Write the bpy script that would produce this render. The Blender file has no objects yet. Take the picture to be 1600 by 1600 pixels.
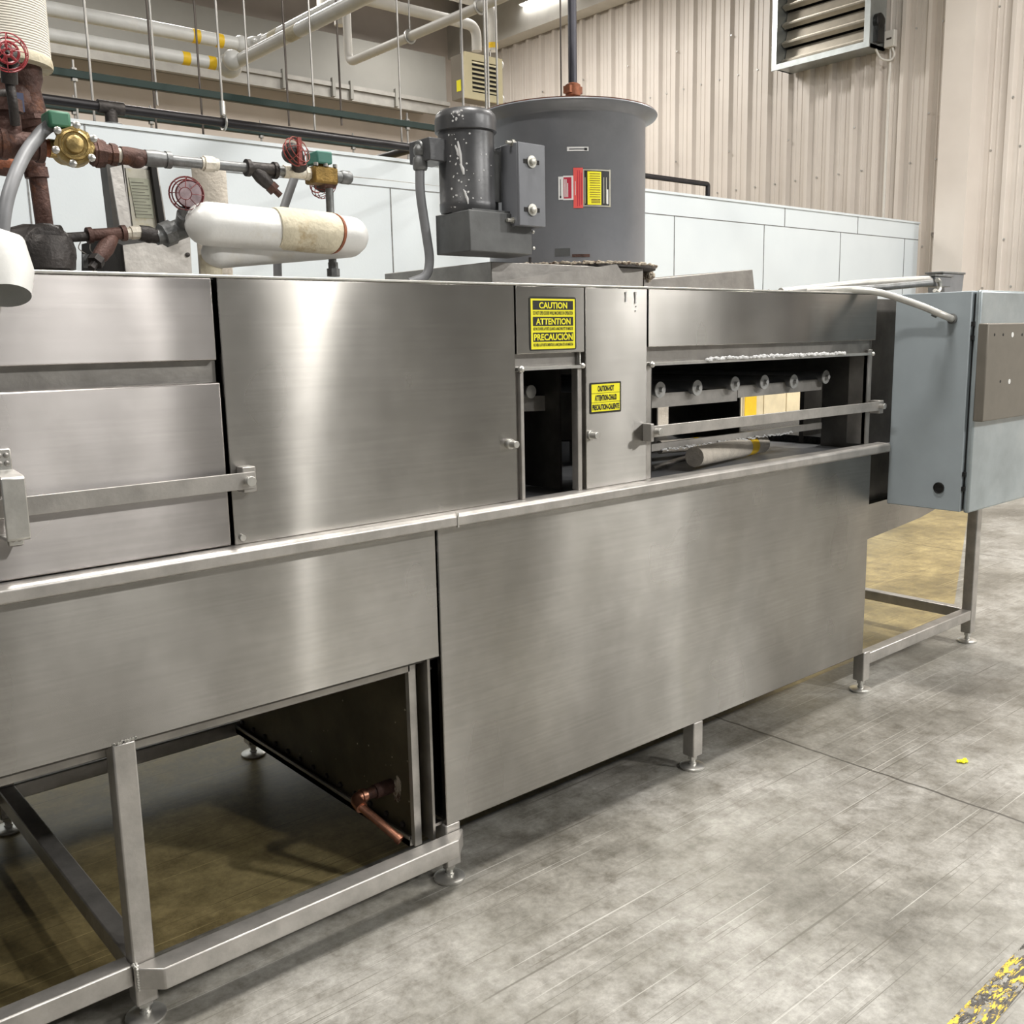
import bpy, bmesh, math, random
from mathutils import Vector, Matrix
random.seed(7)
PI = math.pi
scene = bpy.context.scene
C = scene.collection

# ------------------------------------------------------------------ camera
FPX, YAW, PITCH, ROLL, CAMH = 1532.53, 0.7046753, 0.1747277, -0.0203642, 1.45
fw = Vector((math.sin(YAW)*math.cos(PITCH), math.cos(YAW)*math.cos(PITCH), -math.sin(PITCH)))
rt0 = Vector((math.cos(YAW), -math.sin(YAW), 0)); up0 = rt0.cross(fw)
c_, s_ = math.cos(ROLL), math.sin(ROLL)
RT = c_*rt0 + s_*up0; UP = -s_*rt0 + c_*up0
CAM = Vector((0, 0, CAMH))
cd = bpy.data.cameras.new('camera'); co = bpy.data.objects.new('camera', cd); C.objects.link(co)
cd.sensor_width = 36; cd.lens = FPX/1600*36; cd.clip_start = .05; cd.clip_end = 200
m3 = Matrix((RT, UP, -fw)).transposed()
co.matrix_world = Matrix.Translation(CAM) @ m3.to_4x4()
scene.camera = co

def at(x, y, **k):
    """surveyed point: sight line of a photo pixel cut by a real plane X=, Y= or Z="""
    d = RT*((x-800)/FPX) - UP*((y-800)/FPX) + fw
    a, v = list(k.items())[0]; i = 'XYZ'.index(a)
    return CAM + d*((v-CAM[i])/d[i])

# ------------------------------------------------------------------ materials
def mat(name):
    m = bpy.data.materials.new(name); m.use_nodes = True
    n = m.node_tree.nodes; return m, n, m.node_tree.links, n['Principled BSDF']
def ramp(n, pts):
    r = n.new('ShaderNodeValToRGB'); e = r.color_ramp.elements
    while len(e) < len(pts): e.new(.5)
    for q, (p, c) in zip(e, pts): q.position = p; q.color = (*c, 1) if len(c) == 3 else c
    return r
def coords(n, l, scale=(1,1,1), rot=(0,0,0), world=True):
    mp = n.new('ShaderNodeMapping'); mp.inputs['Scale'].default_value = scale; mp.inputs['Rotation'].default_value = rot
    if world: g = n.new('ShaderNodeNewGeometry'); l.new(g.outputs['Position'], mp.inputs['Vector'])
    else: g = n.new('ShaderNodeTexCoord'); l.new(g.outputs['Object'], mp.inputs['Vector'])
    return mp.outputs['Vector']
def noise(n, l, vec, scale, detail=4, rough=.55, dist=0):
    t = n.new('ShaderNodeTexNoise'); t.inputs['Scale'].default_value = scale; t.inputs['Detail'].default_value = detail
    t.inputs['Roughness'].default_value = rough; t.inputs['Distortion'].default_value = dist
    l.new(vec, t.inputs['Vector']); return t.outputs['Fac']
def mixc(n, l, f, a, b, mode='MIX'):
    x = n.new('ShaderNodeMix'); x.data_type = 'RGBA'; x.blend_type = mode
    for s, v in ((x.inputs[0], f), (x.inputs[6], a), (x.inputs[7], b)):
        if hasattr(v, 'links'): l.new(v, s)
        else: s.default_value = v if isinstance(v, (int, float)) else (*v, 1)
    return x.outputs[2]
def mth(n, l, op, a, b=None, c=None):
    x = n.new('ShaderNodeMath'); x.operation = op
    for i, v in enumerate((a, b, c)):
        if v is None: continue
        if hasattr(v, 'links'): l.new(v, x.inputs[i])
        else: x.inputs[i].default_value = v
    return x.outputs[0]
def bump(n, l, h, strength, dist, p, prev=None):
    b = n.new('ShaderNodeBump'); b.inputs['Strength'].default_value = strength; b.inputs['Distance'].default_value = dist
    l.new(h, b.inputs['Height'])
    if prev: l.new(prev, b.inputs['Normal'])
    if p: l.new(b.outputs['Normal'], p.inputs['Normal'])
    return b.outputs['Normal']

def plain(name, col, rough=.5, metal=0, var=.12, scale=12, bmp=0, spec=.5, dirt=None, dirt_at=(.55,.7), emit=0, coat=0):
    m, n, l, p = mat(name)
    v = coords(n, l)
    f = noise(n, l, v, scale, 5, .6)
    lo = tuple(c*(1-var) for c in col); hi = tuple(min(1, c*(1+var)) for c in col)
    c = ramp(n, [(.3, lo), (.7, hi)]); l.new(f, c.inputs[0]); out = c.outputs[0]
    if dirt:
        g = noise(n, l, v, scale*.6, 6, .7); r = ramp(n, [(dirt_at[0], (0,0,0)), (dirt_at[1], (1,1,1))]); l.new(g, r.inputs[0])
        out = mixc(n, l, r.outputs[0], out, dirt)
    l.new(out, p.inputs['Base Color'])
    p.inputs['Roughness'].default_value = rough; p.inputs['Metallic'].default_value = metal
    p.inputs['Specular IOR Level'].default_value = spec
    if bmp: bump(n, l, noise(n, l, v, scale*4, 5), bmp, .01, p)
    if emit: p.inputs['Emission Color'].default_value = (*col, 1); p.inputs['Emission Strength'].default_value = emit
    return m

def steel(name, col=(.39,.375,.352), rough=.26, aniso=1.0, warp=.35, smudge=.7, dark=0):
    m, n, l, p = mat(name)
    v = coords(n, l)
    p.inputs['Metallic'].default_value = 1
    big = noise(n, l, coords(n, l, (1.1,1.1,.7)), 2.2, 3, .5)
    fine = noise(n, l, coords(n, l, (1.2,1.2,45)), 3, 2, .5)
    blot = noise(n, l, coords(n, l, (1,1,.8)), 9, 6, .7)
    c = ramp(n, [(.25, tuple(x*.74 for x in col)), (.75, tuple(min(1, x*1.18) for x in col))]); l.new(big, c.inputs[0])
    c2 = ramp(n, [(.42, (.90,.90,.89)), (.62, (1.04,1.04,1.04))]); l.new(blot, c2.inputs[0])
    out = mixc(n, l, smudge, c.outputs[0], c2.outputs[0], 'MULTIPLY')
    c3 = ramp(n, [(.35, (.90,.90,.90)), (.7, (1.05,1.05,1.05))]); l.new(fine, c3.inputs[0])
    out = mixc(n, l, .6, out, c3.outputs[0], 'MULTIPLY')
    l.new(out, p.inputs['Base Color'])
    soft = noise(n, l, coords(n, l, (1,1,.6)), 3.5, 2, .5); r = mth(n, l, 'MULTIPLY_ADD', soft, .10, rough-.05); l.new(r, p.inputs['Roughness'])
    p.inputs['Anisotropic'].default_value = aniso*.995
    t = n.new('ShaderNodeCombineXYZ'); t.inputs[0].default_value = .7071; t.inputs[1].default_value = .7071; l.new(t.outputs[0], p.inputs['Tangent']); p.inputs['Anisotropic Rotation'].default_value = .25
    w = noise(n, l, coords(n, l, (1.5,1.5,.55)), 1.6, 0, .4, .2)
    nrm = bump(n, l, w, warp, .05, None)
    sm = noise(n, l, coords(n, l, (1,1,.5)), 3, 0, .4); nrm = bump(n, l, sm, warp*.5, .012, None, nrm)
    l.new(nrm, p.inputs['Normal'])
    return m

M = {}
M['steel'] = steel('brushed_steel')
M['steel_door'] = steel('door_steel', (.42,.398,.388), .26, 1.0, .5)
M['tube'] = plain('steel_tube', (.46,.44,.415), .40, .7, .18, 14, .08)
M['bright'] = plain('bright_steel', (.60,.59,.56), .34, .85, .15, 20, .05)
M['dull'] = plain('dull_steel', (.33,.315,.295), .42, 1, .2, 10, .08)
M['inner'] = plain('dark_steel', (.115,.108,.10), .5, .7, .35, 6, .1)  # darkened steel colour, mostly on faces inside the tunnel
M['roller'] = plain('roller_grey', (.20,.205,.215), .5, .3, .15, 10)
M['disc'] = plain('disc_grey', (.42,.42,.41), .45, .4, .2, 40)
M['tank'] = plain('grimy_tank', (.115,.098,.065), .48, .5, .35, 5, .1, dirt=(.20,.17,.12), dirt_at=(.55,.75))
M['copper'] = plain('copper', (.42,.20,.13), .42, 1, .3, 25, .1, dirt=(.12,.08,.06), dirt_at=(.5,.7))
M['rust'] = plain('rusty_iron', (.085,.043,.034), .6, .35, .4, 22, .35, dirt=(.19,.075,.035), dirt_at=(.56,.74))
M['rust_orange'] = plain('orange_rust', (.30,.10,.045), .6, .2, .4, 25, .3, dirt=(.10,.04,.03), dirt_at=(.5,.7))
M['iron'] = plain('cast_iron', (.045,.04,.038), .5, .5, .35, 20, .3)
M['galv'] = plain('galvanised_pipe', (.19,.195,.195), .48, .6, .25, 22, .15, dirt=(.10,.09,.08), dirt_at=(.55,.75))
M['conduit'] = plain('grey_conduit', (.20,.205,.215), .5, .1, .12, 15)
M['conduit_light'] = plain('light_conduit', (.50,.49,.46), .42, .35, .12, 18)
M['brass'] = plain('brass', (.42,.31,.13), .42, .85, .3, 35, .2)
M['brass_old'] = plain('brown_brass', (.22,.14,.04), .5, .7, .35, 35, .2)
M['white_fit'] = plain('taped_fitting', (.62,.58,.50), .55, .1, .25, 40, .2, dirt=(.30,.2,.1), dirt_at=(.56,.7))
M['coil_green'] = plain('coil_green', (.045,.17,.10), .5, 0, .12, 20)
M['coil_teal'] = plain('coil_teal', (.04,.16,.125), .5, 0, .12, 20)
M['red'] = plain('red_enamel', (.36,.035,.045), .35, 0, .25, 40)
M['red_old'] = plain('worn_red', (.25,.045,.035), .5, .1, .4, 60)
M['red_dark'] = plain('dark_red', (.14,.018,.02), .4, 0, .3, 50)
M['glass_face'] = plain('gauge_face', (.52,.42,.45), .15, 0, .35, 30)
M['pvc'] = plain('white_jacket', (.66,.66,.64), .35, 0, .06, 7, .15, dirt=(.58,.53,.42), dirt_at=(.58,.8))
M['canvas'] = plain('stained_canvas', (.58,.53,.40), .75, 0, .15, 14, .4, dirt=(.32,.22,.09), dirt_at=(.55,.72))
M['wrap'] = plain('canvas_wrap', (.56,.51,.44), .8, 0, .12, 25, .3)
def ridged(name, col, sc):
    m, n, l, p = mat(name); v = coords(n, l)
    w = n.new('ShaderNodeTexWave'); w.bands_direction = 'Z'; w.inputs['Scale'].default_value = sc; w.inputs['Distortion'].default_value = 1.2
    l.new(v, w.inputs['Vector'])
    c = ramp(n, [(.3, tuple(x*.9 for x in col)), (.7, col)]); l.new(noise(n, l, v, 6, 5), c.inputs[0])
    d = ramp(n, [(.6, (0,0,0)), (.75, (.7,.7,.7))]); l.new(noise(n, l, v, 4, 5, .6), d.inputs[0])
    l.new(mixc(n, l, d.outputs[0], c.outputs[0], (.50,.42,.27)), p.inputs['Base Color']); p.inputs['Roughness'].default_value = .75
    bump(n, l, w.outputs['Fac'], .5, .003, p); return m
M['ridged'] = ridged('ridged_canvas', (.68,.64,.56), 55)
M['fan'] = plain('fan_grey', (.185,.192,.21), .34, .1, .08, 5, .05, dirt=(.22,.225,.24), dirt_at=(.5,.75))
M['motor'] = plain('motor_grey', (.075,.076,.08), .36, .2, .2, 14, .05, dirt=(.13,.13,.13), dirt_at=(.6,.8))
M['paint_spot'] = plain('white_paint', (.62,.62,.62), .5)
M['guard'] = plain('guard_grey', (.105,.108,.108), .42, .2, .25, 8, .05, dirt=(.06,.06,.055), dirt_at=(.56,.75))
M['washer'] = plain('zinc_washer', (.50,.49,.45), .45, .7, .2, 60)
M['gunk'] = plain('crusty_sealant', (.50,.44,.35), .85, 0, .3, 60, .6, dirt=(.10,.06,.04), dirt_at=(.48,.62))
M['yellow'] = plain('label_yellow', (.93,.86,.02), .45, 0, .03)
M['black'] = plain('label_black', (.012,.012,.012), .45, 0, .1)
M['label_red'] = plain('label_red', (.75,.10,.09), .5, 0, .1)
M['label_white'] = plain('label_white', (.75,.75,.74), .5, 0, .05)
M['crimson'] = plain('label_crimson', (.45,.02,.05), .5, 0, .1)
M['plate'] = plain('name_plate', (.46,.44,.37), .4, .4, .15, 25, dirt=(.45,.38,.12), dirt_at=(.55,.75))
M['plate_ink'] = plain('plate_ink', (.12,.11,.09), .5)
M['cabinet'] = plain('blue_grey_enamel', (.30,.34,.365), .42, 0, .05, 6, .02)
M['cab_door'] = plain('mottled_door', (.33,.375,.395), .28, .35, .18, 5, .03, dirt=(.43,.47,.48), dirt_at=(.5,.75))
M['ctrl'] = plain('taupe_box', (.175,.16,.135), .45, .3, .06, 20)
M['rubber'] = plain('black_rubber', (.01,.01,.01), .4)
M['fluff'] = plain('white_residue', (.72,.72,.72), .9, 0, .1, 60, .6)
M['white_paint'] = plain('white_ceiling_paint', (.62,.60,.56), .55, 0, .06, 5)
M['deck'] = plain('deck_grey', (.30,.29,.27), .6, .2, .15, 5)
M['soffit'] = plain('soffit_grey', (.25,.245,.225), .7, 0, .05, 2)
M['beige'] = plain('beige_wall', (.62,.56,.51), .75, 0, .05, 1.5, .05)
M['green'] = plain('green_strut', (.008,.022,.018), .5, .4, .2, 3)
M['black_pipe'] = plain('black_pipe', (.022,.02,.022), .35, .4, .25, 6)
M['sprinkler'] = plain('dark_sprinkler_pipe', (.055,.055,.068), .4, .4, .15, 6)
M['rod'] = plain('zinc_rod', (.42,.41,.39), .4, .7, .15, 9)
M['rod_dark'] = plain('dark_rod', (.10,.085,.075), .5, .5, .2, 9)
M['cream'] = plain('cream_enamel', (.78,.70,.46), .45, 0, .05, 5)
M['cream_side'] = plain('cream_side_enamel', (.20,.175,.14), .5, 0, .08, 5)  # darker than the cream front, for the casing behind it
M['wire'] = plain('thin_wire', (.35,.33,.3), .5, .5)
M['galv_sheet'] = plain('galvanised_sheet', (.42,.45,.45), .35, .75, .15, 6, .03)
M['slat'] = plain('louvre_slat', (.50,.46,.39), .38, .6, .1, 8)
M['tape_yellow'] = plain('band_yellow', (.85,.55,.02), .5, 0, .08, 30)
M['lamp'] = plain('lamp_lens', (1,.98,.93), .5, emit=12)
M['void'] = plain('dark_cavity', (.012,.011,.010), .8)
M['plank'] = plain('cream_board', (.70,.60,.40), .7, 0, .1, 12)
M['mesh'] = plain('dark_mesh', (.05,.05,.05), .6, .4, .6, 90, .8)
M['wet_copper_in'] = plain('pipe_mouth', (.5,.33,.12), .4, .8)

# concrete floor
def floor_mat():
    m, n, l, p = mat('worn_concrete')
    v = coords(n, l)
    a = noise(n, l, v, 1.3, 8, .66, 0); b = noise(n, l, v, 11, 9, .78, 0); f = noise(n, l, v, 55, 4, .7)
    c = ramp(n, [(.32, (.125,.118,.10)), (.47, (.215,.205,.18)), (.63, (.335,.325,.30))]); l.new(a, c.inputs[0])
    c2 = ramp(n, [(.36, (.52,.50,.46)), (.48, (.92,.92,.91)), (.62, (1.3,1.31,1.32))]); l.new(b, c2.inputs[0])
    out = mixc(n, l, .75, c.outputs[0], c2.outputs[0], 'MULTIPLY')
    c3 = ramp(n, [(.35, (.82,.82,.82)), (.65, (1.12,1.12,1.12))]); l.new(f, c3.inputs[0])
    out = mixc(n, l, .7, out, c3.outputs[0], 'MULTIPLY')
    # thin long scratches in several near-parallel directions
    for rot, sx, sy, lo, hi, col, st in ((.06,.8,85,.665,.70,(.10,.092,.075),.7), (-.16,1.3,130,.665,.70,(.10,.09,.07),.7),
                                 (.34,1.6,120,.675,.71,(.11,.10,.08),.65), (1.35,2,60,.72,.74,(.13,.12,.10),.6), (.02,.9,130,.66,.70,(.60,.59,.55),.45)):
        s = noise(n, l, coords(n, l, (sx,sy,1), (0,0,rot)), 1, 2.2, .5, .06)
        r = ramp(n, [(lo, (0,0,0)), (hi, (st,st,st))]); l.new(s, r.inputs[0])
        out = mixc(n, l, r.outputs[0], out, col)
    sep = n.new('ShaderNodeSeparateXYZ'); l.new(v, sep.inputs[0])
    wob = mth(n, l, 'MULTIPLY_ADD', noise(n, l, v, 9, 3), .02, -.01)
    for X in (2.905, 6.40, 9.9, -.6, -4.1):
        d = mth(n, l, 'ABSOLUTE', mth(n, l, 'ADD', mth(n, l, 'SUBTRACT', sep.outputs[0], X), wob))
        k = mth(n, l, 'LESS_THAN', d, .005)
        out = mixc(n, l, mth(n, l, 'MULTIPLY', k, .8), out, (.045,.04,.035))
    # ochre tint multiplied into the floor colour under and behind the machine
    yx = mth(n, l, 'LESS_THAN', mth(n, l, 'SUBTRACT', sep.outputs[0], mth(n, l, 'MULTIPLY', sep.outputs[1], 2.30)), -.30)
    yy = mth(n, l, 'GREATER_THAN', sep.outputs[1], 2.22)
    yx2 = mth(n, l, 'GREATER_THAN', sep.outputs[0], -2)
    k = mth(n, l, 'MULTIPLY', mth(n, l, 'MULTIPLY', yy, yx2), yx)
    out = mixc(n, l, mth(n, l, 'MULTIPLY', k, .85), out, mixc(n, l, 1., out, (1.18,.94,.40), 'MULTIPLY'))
    l.new(out, p.inputs['Base Color'])
    r = mth(n, l, 'MULTIPLY_ADD', b, .35, .20); l.new(r, p.inputs['Roughness'])
    bump(n, l, f, .08, .004, p)
    return m
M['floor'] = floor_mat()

def corr_mat():
    m, n, l, p = mat('cream_metal_siding'); v = coords(n, l)
    c = ramp(n, [(.3, (.57,.52,.475)), (.7, (.65,.60,.55))]); l.new(noise(n, l, v, 1.2, 4), c.inputs[0])
    l.new(c.outputs[0], p.inputs['Base Color']); p.inputs['Roughness'].default_value = .42; return m
M['siding'] = corr_mat()
def part_mat():
    m, n, l, p = mat('white_insulated_panel'); v = coords(n, l)
    c = ramp(n, [(.3, (.55,.60,.635)), (.7, (.60,.65,.68))]); l.new(noise(n, l, v, 1.5, 3), c.inputs[0])
    l.new(c.outputs[0], p.inputs['Base Color']); p.inputs['Roughness'].default_value = .4
    bump(n, l, noise(n, l, v, 60, 3), .15, .003, p); return m
M['panel'] = part_mat()
def tape_mat():
    m, n, l, p = mat('scuffed_floor_tape'); v = coords(n, l, (1,3,1))
    a = noise(n, l, v, 22, 6, .75, .6)
    c = ramp(n, [(.44, (.05,.045,.04)), (.50, (.07,.06,.05)), (.53, (.75,.52,.03)), (.62, (.82,.60,.04))]); l.new(a, c.inputs[0])
    c.color_ramp.interpolation = 'LINEAR'
    l.new(c.outputs[0], p.inputs['Base Color']); p.inputs['Roughness'].default_value = .5
    a2 = noise(n, l, v, 14, 6, .75, .4); r = ramp(n, [(.45, (0,0,0)), (.5, (1,1,1))]); l.new(a2, r.inputs[0]); l.new(r.outputs[0], p.inputs['Alpha'])
    return m
M['tape'] = tape_mat()

# ------------------------------------------------------------------ mesh builder
class MB:
    def __init__(s): s.v = []; s.f = []; s.sm = []
    def add(s, vs, fs, smooth=False, T=None):
        b = len(s.v)
        s.v += [tuple(T @ Vector(p)) if T else tuple(p) for p in vs]
        for i, f in enumerate(fs):
            s.f.append(tuple(b+j for j in f)); s.sm.append(smooth if isinstance(smooth, bool) else smooth[i])
        return s
    def box(s, x0, x1, y0, y1, z0, z1, T=None):
        vs = [(x,y,z) for z in (z0,z1) for y in (y0,y1) for x in (x0,x1)]
        return s.add(vs, [(0,2,3,1),(4,5,7,6),(0,1,5,4),(2,6,7,3),(0,4,6,2),(1,3,7,5)], False, T)
    def prism(s, poly, axis, a0, a1, T=None):
        """poly: 2-D points in the other two axes (ordered), extruded along axis"""
        n = len(poly); vs = []
        for a in (a0, a1):
            for u, w in poly: vs.append({'X': (a,u,w), 'Y': (u,a,w), 'Z': (u,w,a)}[axis])
        fs = [tuple(range(n)), tuple(range(2*n-1, n-1, -1))] + [(i, i+n, (i+1) % n+n, (i+1) % n) for i in range(n)]
        return s.add(vs, fs, False, T)
    def tube(s, pts, r, n=14, caps=True, up=None):
        P = [Vector(p) for p in pts]; R = r if isinstance(r, (list, tuple)) else [r]*len(P)
        t0 = (P[1]-P[0]).normalized(); a = Vector((0,0,1)) if abs(t0.z) < .9 else Vector((1,0,0))
        u = t0.cross(a).normalized(); vs = []; last = t0
        for i, p in enumerate(P):
            if i == 0: t = t0
            elif i == len(P)-1: t = (P[i]-P[i-1])
            else: t = (P[i+1]-P[i]).normalized()+(P[i]-P[i-1]).normalized()
            t = t.normalized() if t.length > 1e-9 else last
            u = (u - t*u.dot(t)); u = u.normalized() if u.length > 1e-6 else t.orthogonal().normalized()
            w = t.cross(u); last = t
            for k in range(n):
                q = 2*PI*k/n; vs.append(p + (u*math.cos(q)+w*math.sin(q))*R[i])
        fs = []; sm = []
        for i in range(len(P)-1):
            for k in range(n):
                k2 = (k+1) % n; fs.append((i*n+k, i*n+k2, (i+1)*n+k2, (i+1)*n+k)); sm.append(n > 6)
        if caps:
            fs.append(tuple(range(n-1, -1, -1))); sm.append(False)
            fs.append(tuple((len(P)-1)*n+k for k in range(n))); sm.append(False)
        return s.add(vs, fs, sm)
    def cyl(s, a, b, r, n=20, r2=None):
        return s.tube([a, b], [r, r if r2 is None else r2], n)
    def lathe(s, prof, o, ax=(0,0,1), n=32):
        """prof: (radius, height) list revolved about axis ax through o"""
        ax = Vector(ax).normalized(); u = ax.orthogonal().normalized(); w = ax.cross(u); o = Vector(o)
        vs = []
        for r, h in prof:
            for k in range(n):
                q = 2*PI*k/n; vs.append(o+ax*h+(u*math.cos(q)+w*math.sin(q))*max(r, 1e-4))
        fs = [(i*n+k, i*n+(k+1) % n, (i+1)*n+(k+1) % n, (i+1)*n+k) for i in range(len(prof)-1) for k in range(n)]
        sm = [True]*len(fs)
        fs.append(tuple(range(n-1, -1, -1))); fs.append(tuple((len(prof)-1)*n+k for k in range(n))); sm += [False, False]
        return s.add(vs, fs, sm)
    def ball(s, o, r, sc=(1,1,1), n=16):
        o = Vector(o); vs = []; m = n//2
        for i in range(m+1):
            t = PI*i/m
            for k in range(n):
                q = 2*PI*k/n; vs.append(o+Vector((r*sc[0]*math.sin(t)*math.cos(q), r*sc[1]*math.sin(t)*math.sin(q), r*sc[2]*math.cos(t))))
        fs = [(i*n+k, (i+1)*n+k, (i+1)*n+(k+1) % n, i*n+(k+1) % n) for i in range(m) for k in range(n)]
        return s.add(vs, fs, True)
    def ring(s, o, ax, R, r, n=28, a0=0, a1=2*PI):
        ax = Vector(ax).normalized(); u = ax.orthogonal().normalized(); w = ax.cross(u); o = Vector(o)
        return s.tube([o+(u*math.cos(a0+(a1-a0)*k/n)+w*math.sin(a0+(a1-a0)*k/n))*R for k in range(n+1)], r, 6)
    def build(s, name, m, parent=None, bevel=0, weld=False):
        me = bpy.data.meshes.new(name); me.from_pydata(s.v, [], s.f)
        me.polygons.foreach_set('use_smooth', s.sm)
        bm = bmesh.new(); bm.from_mesh(me)
        if weld: bmesh.ops.remove_doubles(bm, verts=bm.verts, dist=1e-5)
        bmesh.ops.recalc_face_normals(bm, faces=bm.faces); bm.to_mesh(me); bm.free()
        me.set_sharp_from_angle(angle=.75)
        me.materials.append(M[m] if isinstance(m, str) else m)
        o = bpy.data.objects.new(name, me); C.objects.link(o)
        if parent:
            o.parent = parent; o.matrix_parent_inverse = Matrix.Translation(-Vector(parent.location)) if parent.type == 'EMPTY' else Matrix()
        if bevel:
            b = o.modifiers.new('bevel', 'BEVEL'); b.width = bevel; b.segments = 2; b.limit_method = 'ANGLE'; b.angle_limit = .6
        return o
def arc(pts, r, n=7):
    """round the corners of a polyline"""
    P = [Vector(p) for p in pts]; out = [P[0]]
    for i in range(1, len(P)-1):
        a, b, c = P[i-1], P[i], P[i+1]; d1 = (a-b); d2 = (c-b)
        k = min(r, d1.length*.48, d2.length*.48); p0 = b+d1.normalized()*k; p2 = b+d2.normalized()*k
        for j in range(n+1):
            t = j/n; out.append(p0*(1-t)**2+b*2*t*(1-t)+p2*t*t)
    out.append(P[-1]); return out
def thing(name, loc, label, cat, group=None):
    o = bpy.data.objects.new(name, None); C.objects.link(o); o.location = loc; o.empty_display_size = .1
    o['label'] = label; o['category'] = cat
    if group: o['group'] = group
    return o
def tag(o, label, cat, group=None):
    o['label'] = label; o['category'] = cat
    if group: o['group'] = group
    return o
def struct(o): o['kind'] = 'structure'; return o
def plabel(o, t): o['label'] = t; return o
def box(name, m, parent, x0, x1, y0, y1, z0, z1, bevel=0): return MB().box(x0,x1,y0,y1,z0,z1).build(name, m, parent, bevel)

def text(name, body, m, parent, o, ux, uz, w, h, bold=.0):
    """lettering as mesh, fitted in a w x h box whose lower left corner is o, along ux (reading) and uz (up)"""
    cu = bpy.data.curves.new('lettering', 'FONT'); cu.body = body; cu.size = 1; cu.offset = bold; cu.extrude = 0
    cu.resolution_u = 3
    t = bpy.data.objects.new('lettering_source', cu); C.objects.link(t)
    dg = bpy.context.evaluated_depsgraph_get(); me = bpy.data.meshes.new_from_object(t.evaluated_get(dg))
    bpy.data.objects.remove(t); bpy.data.curves.remove(cu)
    xs = [v.co.x for v in me.vertices]; ys = [v.co.y for v in me.vertices]
    x0, x1, y0, y1 = min(xs), max(xs), min(ys), max(ys); ux = Vector(ux); uz = Vector(uz); o = Vector(o)
    for v in me.vertices: v.co = o + ux*((v.co.x-x0)/(x1-x0)*w) + uz*((v.co.y-y0)/(y1-y0)*h)
    me.materials.clear(); me.materials.append(M[m]); me.name = name
    ob = bpy.data.objects.new(name, me); C.objects.link(ob)
    if parent: ob.parent = parent; ob.matrix_parent_inverse = Matrix.Translation(-Vector(parent.location)) if parent.type == 'EMPTY' else Matrix()
    return ob

# ================================================================== SETTING
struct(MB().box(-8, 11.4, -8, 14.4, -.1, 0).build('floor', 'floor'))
WX = 11.2
# corrugated side wall: profile ribs extruded in height
prof = []; y = -3.0
while y < 14.3:
    prof += [(y, WX), (y+.20, WX), (y+.225, WX-.06), (y+.27, WX-.06), (y+.295, WX)]
    for q in (.06, .12): prof += []
    y += .305
prof = sorted(prof); poly = [(p[1], p[0]) for p in prof]
mb = MB(); n = len(poly)
vs = [(x, yy, z) for z in (0, 7.4) for x, yy in poly] ; mb.add(vs, [(i, i+1, n+i+1, n+i) for i in range(n-1)])
# narrow stiffening beads on the pans
y = -3.0
while y < 14.2:
    for q in (.065, .135): mb.prism([(WX, y+q-.012), (WX-.008, y+q-.006), (WX-.008, y+q+.006), (WX, y+q+.012)], 'Z', 0, 7.4)
    y += .305
mb.box(WX+.002, WX+.1, -3, 14.3, 0, 7.4)
struct(mb.build('wall_right', 'siding'))
mb = MB()   # fastener heads on the siding
for zrow in (1.9, 3.35, 4.8):
    for k in range(46):
        yy = -.9+.305*k+.16; mb.cyl((WX-.002, yy, zrow), (WX-.012, yy, zrow), .012, 8)
        if k % 3 == 0: mb.cyl((WX-.045, yy+.085, zrow+.5), (WX-.055, yy+.085, zrow+.5), .012, 8)
struct(mb.build('trim_1', 'rod'))
struct(MB().box(-8, 11.2, 14.2, 14.3, 0, 7.4).build('wall_back', 'beige'))
# columns / flashing on the side wall
a = at(1473, 100, X=10.85); b = at(1521, 100, X=10.85)
mb = MB().box(10.85, WX-.05, b.y, a.y, 0, 7.2); struct(mb.build('trim_2', 'siding'))
colY = (b.y, a.y)
# eave beam along the side wall and roof
EV = at(950, 2, X=WX-.3).z
struct(MB().box(WX-.35, WX-.05, -3, 14.2, EV, EV+.55).build('trim_3', 'white_paint'))
mb = MB()
y = -8
while y < 14.3:
    mb.box(-8, 11.2, y, y+.09, 7.32, 7.40); mb.box(-8, 11.2, y+.09, y+.2, 7.38, 7.40); y += .2
struct(mb.build('ceiling', 'deck'))
for k, yy in enumerate((1.0, 4.0, 7.0, 8.6, 10.2, 11.8)):       # roof girders
    mb = MB(); mb.box(-8, 10.9, yy, yy+.16, 7.16, 7.2); mb.box(-8, 10.9, yy+.075, yy+.085, 6.92, 7.16); mb.box(-8, 10.9, yy, yy+.16, 6.88, 6.92)
    struct(mb.build('trim_%d' % (4+k), 'white_paint'))
for k, xx in enumerate((4.0, 5.6, 7.2, 8.8, 10.2)):
    mb = MB().box(xx, xx+.14, -3, 14.2, 7.21, 7.32); struct(mb.build('trim_%d' % (12+k), 'white_paint'))
# grey soffit of a mezzanine in front of the back wall, with ledge beam and end post
zb = at(690, 165, Y=13.5).z; zt = at(690, 88, Y=13.5).z
xe = at(697, 130, Y=13.5).x
struct(MB().box(-8, xe, 13.5, 14.19, zb, zt).build('trim_20', 'soffit'))
struct(MB().box(-8, xe-.02, 13.42, 13.5, zb-.17, zb+.02).box(-8, xe-.02, 13.38, 13.42, zb-.02, zb+.04).build('trim_21', 'deck'))
mb = MB()
for px in (440, 517, 545, 615):
    q = at(px, 120, Y=13.4); mb.box(q.x, q.x+.05, 13.36, 13.419, zb-.16, zb+.1)
struct(mb.build('trim_22', 'soffit'))
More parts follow.
